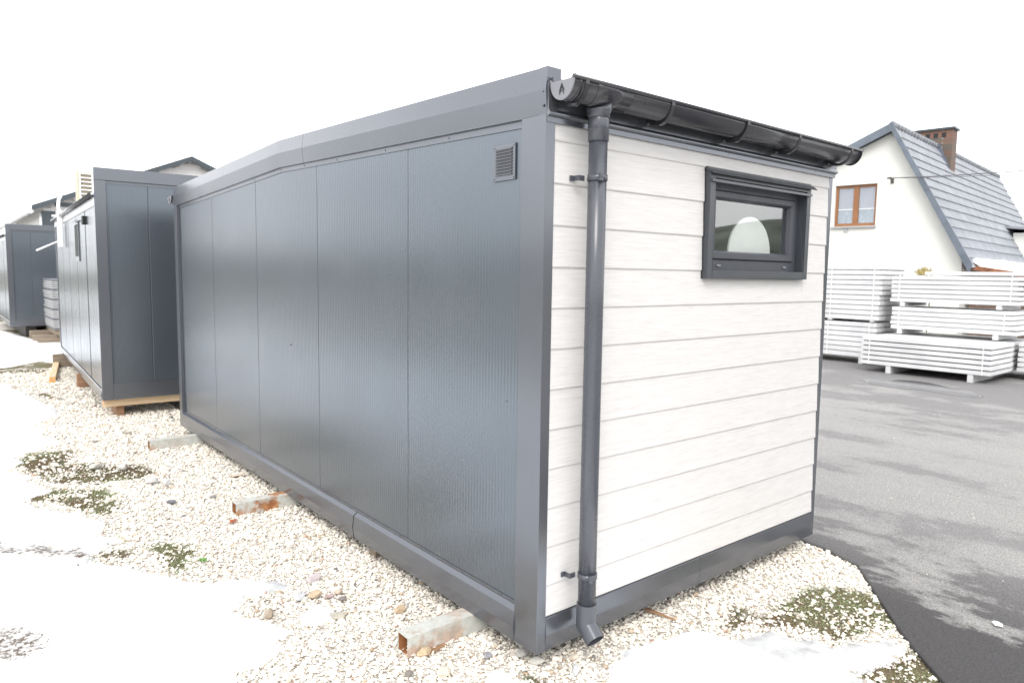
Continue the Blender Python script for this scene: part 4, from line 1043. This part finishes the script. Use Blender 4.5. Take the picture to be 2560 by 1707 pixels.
timber((-.475, 12.64, GZ), (3.15, .092, .10), az_, M['wood_fresh'], M['wood_end'], 'loose square pine beam with orange end lying out from the second cabin')
timber((-.2, 13.2, GZ), (.5, .15, .24), R26, M['wood_old'], None, 'dark support block under the far end of the second cabin', name='wood_block', cat='block')
timber((1.9, 13.2, GZ), (.5, .15, .24), R26, M['wood_old'], None, 'hidden far support block under the second cabin', name='wood_block', cat='block')
timber((.62, 19.9, GZ), (1.7, .20, .20), 0, M['wood_old'], None, 'weathered timber lying in front of the far cabin, rear one of two')
timber((.52, 18.6, GZ), (1.6, .22, .17), math.radians(-4), M['wood_old'], None, 'weathered timber in front of the far cabin, front one of two')
for x, lb in ((-.15, 'left bearer under the far cabin, coloured dark as its shadow gap'), (1.9, 'right bearer under the far cabin, coloured dark as its shadow gap')):
    timber((x, 23.1, GZ), (.25, 5.4, .31), 0, M['iron'], None, lb)  # bearers coloured dark to stand for the shadow gap under the cabin
# stack of grey panels between cabins
ps = empty('panel_stack', (.13, 18.3, .08), 0, 'tall stack of thin pale grey panels between the two far cabins', 'panel stack')
for k in range(26):
    mb = MB(); j = random.uniform(-.012, .012); mb.box(j, 1.1+j, random.uniform(0, .015), 2.2, .14+k*.0485, .14+k*.0485+.030); mb.build('panel', M['sill'] if k % 5 else M['endcap'], ps)
mb = MB(); mb.box(.03, 1.07, .03, 2.15, .14, 1.38); mb.build('packing', M['panelflat'], ps)
mb = MB(); mb.box(.05, .15, .05, 2.1, 0, .138); mb.build('bearer', M['wood_old'], ps); mb = MB(); mb.box(.9, 1.0, .05, 2.1, 0, .138); mb.build('bearer', M['wood_old'], ps)

# white clapboard building behind
wb = empty('clapboard_building', (.95, 27.2, GZ), 0, 'white clapboard building with low dark edged gable behind the far cabins', 'building')
WBW, WBE, WBA = 9.70, 3.95, 6.02
def clap_wall(w, ztop, pitch=.30):
    mb = MB(); z = 0
    while z < ztop(w/2) if True else False:
        z1 = z+pitch; n = 40
        # board width limited by the gable slope at its upper edge
        xs = [w*k/200 for k in range(201) if ztop(w*k/200) >= z+.02]
        if not xs: break
        x0, x1 = xs[0], xs[-1]
        mb.sweep([[(x, -.03, z), (x, .05, z), (x, .05, min(z1, ztop(w/2))), (x, -.005, min(z1, ztop(w/2)))] for x in (x0, x1)], None, True, True)
        z = z1
    return mb
zt = lambda x: WBE+(WBA-WBE)*(1-abs(x-WBW/2)/(WBW/2))-.12
cw = clap_wall(WBW, zt); cw.sweep([[(.1, y, 0), (WBW-.1, y, 0), (WBW-.1, y, WBE-.1), (WBW/2, y, WBA-.06), (.1, y, WBE-.1)] for y in (.0, .04)], None, True, True); cw.build('wall', M['clad'], wb)
# left side wall
mb = MB(); z = 0
while z < WBE-.1:
    mb.sweep([[(-.03, y, z), (.05, y, z), (.05, y, min(z+.30, WBE-.1)), (-.005, y, min(z+.30, WBE-.1))] for y in (.12, 16)], None, True, True); z += .30
mb.build('wall', M['clad'], wb)
mb = MB(); mb.box(-.06, .34, -.06, .11, 0, WBE-.15); mb.build('corner_post', M['shed_roof'], wb)
mb = MB()
for sgn in (0, 1):
    xa, xb = (0, WBW/2) if not sgn else (WBW, WBW/2); e = -.35 if not sgn else .35
    za = WBE-(WBA-WBE)/(WBW/2)*.35
    mb.sweep([[(xa+e, y, za-.02), (xb, y, WBA-.02), (xb, y, WBA+.16), (xa+e, y, za+.16)] for y in (-.30, -.12)], None, True, True)
mb.build('fascia', M['shed_roof'], wb)
mb = MB()
for sgn in (0, 1):
    xa, xb = (0, WBW/2) if not sgn else (WBW, WBW/2); e = -.35 if not sgn else .35
    za = WBE-(WBA-WBE)/(WBW/2)*.35
    mb.sweep([[(xa+e, y, za-.0), (xb, y, WBA-.0), (xb, y, WBA+.10), (xa+e, y, za+.10)] for y in (-.119, 16.2)], None, True, True)
mb.build('roof', M['white_steel'], wb)
mb = MB(); mb.box(.341, WBW-.3, -.10, -.032, 3.98, 4.12); mb.build('tie_beam', M['shed_roof'], wb)
mb = MB(); mb.tube([(-.38, -.3, WBE-.2), (-.38, 16.3, WBE-.2)], .07, 10); mb.build('gutter', M['white_steel'], wb)
mb = MB(); mb.tube([(-.10, -.02, WBE-.25), (-.10, -.10, WBE-.5), (-.10, -.10, .2)], .04, 10); mb.build('downpipe', M['white_steel'], wb)

# ------------------------------------------------------------------ white steel profile bundles
def bundle(x, y0, y1, z0, layers, lh, depth, label, legs=(.22, .80), legz=None, jit=.012, strap=(.06, .93), right_extra=None, left_cut=0):
    o = empty('profile_bundle', (x, y0, z0), 0, label, 'steel bundle', 'bundles of white steel profiles stacked on the yard')
    ln = y1-y0
    for k in range(layers):
        mb = MB(); j = random.uniform(-jit, jit); e = right_extra[k] if right_extra else 0
        a, b = j-e, ln+random.uniform(-jit, jit)-(left_cut if k == layers-1 else 0)
        z = k*lh
        # folded profile: face with lips above and below
        extr_y(mb, [(.0, z+.002), (depth, z+.002), (depth, z+lh-.020), (.0, z+lh-.020)], [a, b])
        mb.build('profile', M['white_steel'], o, .004)
    mb = MB(); mb.box(.02, depth-.02, .04, ln-.04, .01, (layers-(1 if left_cut else 0))*lh-.025); mb.build('packing', M['iron'] if x < 13 else M['sill'], o)
    for s_ in strap:
        mb = MB(); y = ln*s_; zt_ = layers*lh-.019
        mb.sweep([[(-.005, yy, .0), (-.001, yy, .0), (-.001, yy, zt_), (depth+.004, yy, zt_), (depth+.004, yy, zt_+.003), (-.005, yy, zt_+.003)] for yy in (y-.008, y+.008)], None, True, True)
        mb.build('strap', M['white_pl'], o)
    if legz is not None:
        for s_ in legs:
            y = ln*s_; mb = MB(); mb.box(.01, depth-.05, y-.045, y+.045, legz-z0, -.001); mb.build('bearer', M['white_steel'], o, .004)
    return o
bundle(12.35, 1.90, 4.18, .068, 6, .0945, 1.18, 'low front bundle of white steel profiles with a wet grey top', legs=(.14, .765), legz=AZ+.004)
bundle(13.58, 1.93, 4.12, .068, 6, .0945, 1.15, 'white profile bundle hidden behind the low front one, carrying the taller pile', legs=(.14, .8), legz=AZ+.004)
bundle(13.45, 1.94, 4.10, .74, 5, .094, 1.2, 'middle bundle of the tall right hand pile of white profiles', legs=(.12, .92), legz=.640, right_extra=[.10, .10, 0, 0, 0])
bundle(13.45, 1.86, 4.13, 1.300, 7, .092, 1.2, 'topmost bundle of the tall right hand pile of white profiles', legs=(.14, .90), legz=1.213, right_extra=[0, 0, .02, .04, .09, .1, .1], left_cut=.62)
bundle(13.62, -1.1, 1.86, .068, 6, .0945, 1.15, 'white profile bundle cut by the right picture edge behind the front one', legs=(.1, .93), legz=AZ+.004)
bundle(13.45, 4.38, 6.9, .068, 7, .110, 1.2, 'lower bundle of the left hand pile of white profiles, next to the cabin edge', legs=(.12, .8), legz=AZ+.004, strap=(.06, .42))
bundle(13.45, 4.34, 6.9, .880, 11, .108, 1.2, 'tall upper bundle of the left hand pile of white profiles, next to the cabin edge', legs=(.06, .42), legz=.84, strap=(.06, .42), jit=.03)
# wet sheet on the front bundle
mb = MB(); mb.box(12.40, 13.35, 1.98, 3.95, .549, .5525)
o = mb.build('plastic_sheet', simple('wet_grey_film', (.42,.44,.50), .25, .3, 4)); tag(o, 'wet grey film lying on top of the low front bundle', 'film')
# dead plants growing behind the bundles
mb = MB()
for k in range(130):
    a = Vector((14.1+random.uniform(-.1, .1), 3.76+random.gauss(0, .07), 1.86+random.random()*.08))
    d = Vector((random.gauss(0, .4), random.gauss(0, .55), random.uniform(-.3, 1))).normalized()*random.uniform(.05, .13)
    q = d.cross(Vector((1, 0, 0))).normalized()*.012
    mb.quad(tuple(a-q), tuple(a+d*.6-q*.8), tuple(a+d), tuple(a+d*.5+q))
mb.tube([(14.75, 3.9, AZ), (14.74, 3.85, 1.5), (14.6, 3.8, 1.86), (14.1, 3.76, 1.88)], .012, 6)
tag(mb.build('dry_plant', simple('dry_leaf', (.34,.27,.10), .8, .4, 8)), 'tuft of dry yellow brown leaves poking over the top of the right hand white pile', 'plant')

# ------------------------------------------------------------------ house
rd = math.radians
U = Vector((math.sin(rd(172)), math.cos(rd(172)), 0)); WD = Vector((math.sin(rd(84)), math.cos(rd(84)), 0)); O = Vector((19.239, 6.734, 0))
def hp(u, w, z): return tuple(U*u+WD*w+Vector((0, 0, z)))
class HB(MB):
    def hbox(s, u0, u1, w0, w1, z0, z1):
        i = len(s.v); s.v += [hp(u0,w0,z0),hp(u1,w0,z0),hp(u1,w1,z0),hp(u0,w1,z0),hp(u0,w0,z1),hp(u1,w0,z1),hp(u1,w1,z1),hp(u0,w1,z1)]
        for q in ((0,3,2,1),(4,5,6,7),(0,1,5,4),(1,2,6,5),(2,3,7,6),(3,0,4,7)):
            s.f.append(tuple(i+k for k in q)); s.sm.append(False)
    def hprism(s, pts, w0, w1): s.sweep([[hp(u, w, z) for u, z in pts] for w in (w0, w1)], None, True, True)
hs = empty('house', tuple(O), 0, 'cream house with steep grey tiled roof and brick chimney beyond the yard', 'house')
AZP = 6.05; EU, EZ = 2.0, 2.25; LU, LZ = -6.5, 3.15
mb = HB()
ow = dict(u0=-1.52, u1=-.36, z0=3.31, z1=4.52)
lz = lambda u: AZP-.12+(u*(AZP-LZ)/-LU if u < 0 else -u*(AZP-EZ)/EU)
# gable wall in pieces round the window opening
def wpoly(pts): mb.sweep([[hp(u, w, z) for u, z in pts] for w in (.0, .25)], None, True, True)
wpoly([(LU+.3, -.1), (ow['u0'], -.1), (ow['u0'], lz(ow['u0'])), (LU+.3, lz(LU+.3))])
wpoly([(ow['u0'], -.1), (ow['u1'], -.1), (ow['u1'], ow['z0']), (ow['u0'], ow['z0'])])
wpoly([(ow['u0'], ow['z1']), (ow['u1'], ow['z1']), (ow['u1'], lz(ow['u1'])), (ow['u0'], lz(ow['u0']))])
wpoly([(ow['u1'], -.1), (EU-.12, -.1), (EU-.12, lz(EU-.12)), (0, lz(0)), (ow['u1'], lz(ow['u1']))])
mb.hbox(EU-.30, EU-.12, .25, 13.2, -.1, EZ-.1); mb.hbox(LU+.3, LU+.5, .25, 13.2, -.1, LZ-.2); mb.hbox(LU+.3, EU-.12, 13.2, 13.4, -.1, 2.1)
mb.build('wall', M['render'], hs)
# tiled steep slope: stepped courses with waves
nc = 14; wn = 260
V_ = []; Fc = []
sl = Vector((0, EU, EZ-AZP)); slen = math.hypot(EU, EZ-AZP); nrm = (( AZP-EZ)/slen, EU/slen)  # (u,z) outward
wl = np.linspace(-.22, 13.5, wn)
for c in range(nc):
    for t, lift in ((c/nc, .012), ((c+1)/nc+.012, .050)):
        for w_ in wl:
            wave = .018*math.cos(2*PI*w_/.30)
            q = lift+wave
            drop = .012*math.cos(2*PI*w_/.30) if lift > .02 else 0
            u_ = EU*1.03*(t+drop*.3)+nrm[0]*q; z_ = AZP+(EZ-AZP)*1.03*(t+drop*.3)+nrm[1]*q
            V_.append(hp(u_, w_, z_))
        if lift > .02:
            for w_ in wl:
                wave = .018*math.cos(2*PI*w_/.30); drop = .012*math.cos(2*PI*w_/.30)
                u_ = EU*1.03*(t+drop*.3)+nrm[0]*(.006); z_ = AZP+(EZ-AZP)*1.03*(t+drop*.3)+nrm[1]*.006
                V_.append(hp(u_, w_, z_))
V_ = np.array(V_)
for c in range(nc):
    b0 = c*3*wn
    for r_ in range(2):
        a = b0+r_*wn; i = np.arange(wn-1)
        Fc.append(np.stack([a+i, a+i+1, a+wn+i+1, a+wn+i], 1))
rt = np_mesh('roof', V_, np.concatenate(Fc), M['tile'], False, {}, hs)
mb = HB(); mb.hprism([(0, AZP-.08), (EU*1.02, EZ-.02-.08), (EU*1.02, EZ+.0), (0, AZP)], -.15, 13.4)
mb.hprism([(0, AZP-.08), (0, AZP+.04), (LU, LZ+.04), (LU, LZ-.08)], -.15, 13.4); mb.build('roof_deck', M['trim_blue'], rt)
# ridge tiles
for ka, kb in ((0, 14), (16, 44)):
    mb = MB()
    for k in range(ka, kb):
        w0 = -.22+k*.312; mb.tube([hp(0, w0, AZP+.045), hp(0, w0+.33, AZP+.045)], [.10, .085], 10)
    mb.build('ridge_tiles', M['tile'], rt)
# verge boards
mb = HB(); mb.hprism([(0.0, AZP+.10), (0, AZP-.14), (EU*1.03+.05, EZ-.30), (EU*1.03+.12, EZ-.06)], -.26, -.20)
mb.build('verge_board', M['trim_blue'], hs)
mb = HB(); mb.hprism([(0.0, AZP+.10), (LU, LZ+.10), (LU, LZ-.10), (0, AZP-.14)], -.26, -.20); mb.build('verge_board', M['trim_blue'], hs)
# chimney
mb = HB(); mb.hbox(-.68, .45, 4.20, 4.75, 5.0, 6.60); ch = mb.build('chimney', M['brick'], hs)
mb = HB(); mb.hbox(-.74, .51, 4.14, 4.81, 6.601, 6.66); mb.build('chimney_cap', M['shed_roof'], ch)
for u_ in (-.32, -.09, .14):
    mb = HB(); mb.hbox(u_, u_+.12, 4.190, 4.199, 6.36, 6.50); mb.build('flue_opening', M['dark'], ch)
mb = HB(); mb.hprism([(-.06, AZP+.08), (.50, 5.12), (.42, 5.40), (.10, AZP+.12), (0, AZP+.14)], 4.14, 4.198); mb.build('chimney_flashing', M['lead'], ch)
# window
mb = HB(); t = .07
u0, u1, z0, z1 = ow['u0'], ow['u1'], ow['z0'], ow['z1']; um = -.945
mb.hbox(u0, u0+t, .08, .15, z0, z1); mb.hbox(u1-t, u1, .08, .15, z0, z1); mb.hbox(u0+t, u1-t, .08, .15, z0, z0+.09); mb.hbox(u0+t, u1-t, .08, .15, z1-.08, z1); mb.hbox(um-.075, um+.075, .075, .15, z0+.09, z1-.08)
hw = mb.build('window', M['orange_wood'], hs)
for a, b in ((u0+t, um-.075), (um+.075, u1-t)):
    mb = HB(); mb.hbox(a, b, .135, .140, z0+.09+.42, z1-.08); mb.build('blind', M['blind'], hw)
    mb = HB(); mb.hbox(a, b, .142, .147, z0+.09, z0+.52); mb.build('curtain', M['curtain'], hw)
    mb = HB(); mb.hbox(a, b, .128, .134, z0+.09+.40, z0+.09+.43); mb.build('blind_rail', M['white_pl'], hw)
    mb = HB(); mb.hbox(a, b, .110, .114, z0+.09, z1-.08); mb.build('pane', M['glass'], hw)
mb = HB(); mb.hbox(u0-.06, u1+.03, -.07, .079, z0-.05, z0-.001); mb.build('sill', M['sill'], hw)
mb = HB(); mb.hbox(-1.20, -1.10, -.03, -.001, z0-.17, z0-.06); mb.build('lamp_socket', M['sill'], hs)
# lean-to with rusty edge, snow on it, small dormer
mb = HB(); mb.hprism([(EU-.15, 2.20), (4.6, 1.75), (4.6, 1.62), (EU-.15, 2.08)], .3, 13.2); lt = mb.build('lean_to_roof', M['rust'], hs)
mb = HB(); mb.hbox(EU, 4.4, .6, .8, -.1, 1.62); mb.build('lean_to_wall', M['brick'], hs)
mb = HB(); mb.hprism([(1.22, 3.74), (3.0, 3.52), (3.0, 3.46), (1.22, 3.66)], 8.45, 12.5); dr = mb.build('dormer_roof', M['tile'], hs)
mb = HB(); mb.hbox(1.5, 2.9, 8.7, 12.3, 2.2, 3.48); mb.build('dormer_wall', M['render'], dr)
xx, yy = np.meshgrid(np.linspace(0, 1, 14), np.linspace(0, 1, 90))
uu = EU-.35+xx*2.4; ww = .5+yy*12; nz = .10+.07*fbm(uu.ravel(), ww.ravel(), 1.3, 4, 60).reshape(uu.shape)
edgef = np.minimum(np.minimum(xx, 1-xx)*6, np.minimum(yy, 1-yy)*25).clip(0, 1)
zz = 2.20-.17*(uu-EU)/1+(nz+.02)*edgef-.02+np.where(uu < EU+.1, .10, 0)
P = np.stack([U.x*uu+WD.x*ww, U.y*uu+WD.y*ww, zz], -1).reshape(-1, 3)+np.array([O.x, O.y, 0])
idx = np.arange(14*90).reshape(90, 14); Fq = np.stack([idx[:-1, :-1], idx[:-1, 1:], idx[1:, 1:], idx[1:, :-1]], -1).reshape(-1, 4)
tag(np_mesh('roof_snow', P, Fq, M['snowfar'], True), 'lumpy snow lying along the low roof beside the house', 'snow', kind='stuff')
# cable and wall bracket
b0 = O+Vector(hp(.03, -.30, 4.60))
mb = HB(); mb.tube([hp(.03, -.001, 4.56), hp(.03, -.30, 4.60)], .012, 8); mb.hbox(-.01, .07, -.02, -.001, 4.48, 4.62); mb.tube([hp(-.02, -.3, 4.60), hp(.09, -.3, 4.61)], .022, 8); mb.build('cable_bracket', M['iron'], hs)
for k, (dz, lb) in enumerate(((0, 'upper thin power cable crossing in front of the tiled roof'), (-.35, 'lower fainter power cable below the first'))):
    e0 = b0.copy(); e1 = Vector((19.5, -8.5, 5.7+dz)); pts = []
    for i in range(25):
        t = i/24; q = e0.lerp(e1, t); q.z -= .5*4*t*(1-t); pts.append(tuple(q))
    mb = MB(); mb.tube(pts, .013 if k == 0 else .007, 6); tag(mb.build('power_cable', M['cable']), lb, 'cable')

# ------------------------------------------------------------------ light, sky, camera
w = bpy.data.worlds.new('World'); sc.world = w; w.use_nodes = True; nt = w.node_tree
bg = nt.nodes['Background']; bg.inputs[1].default_value = .12
SUN_EL, SUN_AZ = 46, 225
sky = N(nt, 'ShaderNodeTexSky', sky_type='NISHITA'); sky.sun_disc = False
sky.sun_elevation = rd(SUN_EL); sky.sun_rotation = rd(SUN_AZ)
tc = N(nt, 'ShaderNodeTexCoord'); mp = N(nt, 'ShaderNodeMapping'); mp.inputs['Scale'].default_value = (1, 1, 3.2); mp.inputs['Location'].default_value = (.35, .9, .1)
nt.links.new(tc.outputs['Generated'], mp.inputs[0])
nz_ = N(nt, 'ShaderNodeTexNoise'); nz_.inputs['Scale'].default_value = 1.7; nz_.inputs['Detail'].default_value = 6; nz_.inputs['Roughness'].default_value = .5
nt.links.new(mp.outputs[0], nz_.inputs['Vector'])
cr = ramp(nt, [(.33, (5.6, 5.65, 5.8)), (.50, (8.8, 8.85, 9.0)), (.64, (10.8, 10.8, 10.8))]); nt.links.new(nz_.outputs[0], cr.inputs[0])
mxw = N(nt, 'ShaderNodeMix', data_type='RGBA'); mxw.inputs['Factor'].default_value = .93
nt.links.new(sky.outputs[0], mxw.inputs['A']); nt.links.new(cr.outputs[0], mxw.inputs['B'])
nt.links.new(mxw.outputs['Result'], bg.inputs[0])
sd_ = bpy.data.lights.new('sun', 'SUN'); sd_.energy = 1.0; sd_.angle = rd(25); sd_.color = (1, .97, .93)
so = bpy.data.objects.new('sun', sd_); COL.objects.link(so)
dirv = Vector((math.sin(rd(SUN_AZ))*math.cos(rd(SUN_EL)), math.cos(rd(SUN_AZ))*math.cos(rd(SUN_EL)), math.sin(rd(SUN_EL))))
so.rotation_euler = dirv.to_track_quat('Z', 'Y').to_euler()

cam = bpy.data.cameras.new('camera'); co = bpy.data.objects.new('camera', cam); COL.objects.link(co); sc.camera = co
r_ = Vector((0.77518138, -0.63157402, 0.01442495)); u_ = Vector((0.0491265, 0.08303004, 0.99533542)); b_ = -Vector((0.6298257, 0.77085684, -0.09539036))
mt = Matrix(((r_.x, u_.x, b_.x, -2.0761), (r_.y, u_.y, b_.y, -2.3303), (r_.z, u_.z, b_.z, 1.7595), (0, 0, 0, 1)))
co.matrix_world = mt
cam.sensor_width = 36; cam.lens = 24.783; cam.clip_start = .05; cam.clip_end = 1500
cam.dof.use_dof = True; cam.dof.focus_distance = 3.4; cam.dof.aperture_fstop = 4.5
vs_ = sc.view_settings; vs_.view_transform = 'Standard'; vs_.look = 'None'; vs_.exposure = 1.0; vs_.gamma = 1
sc.cycles.max_bounces = 8
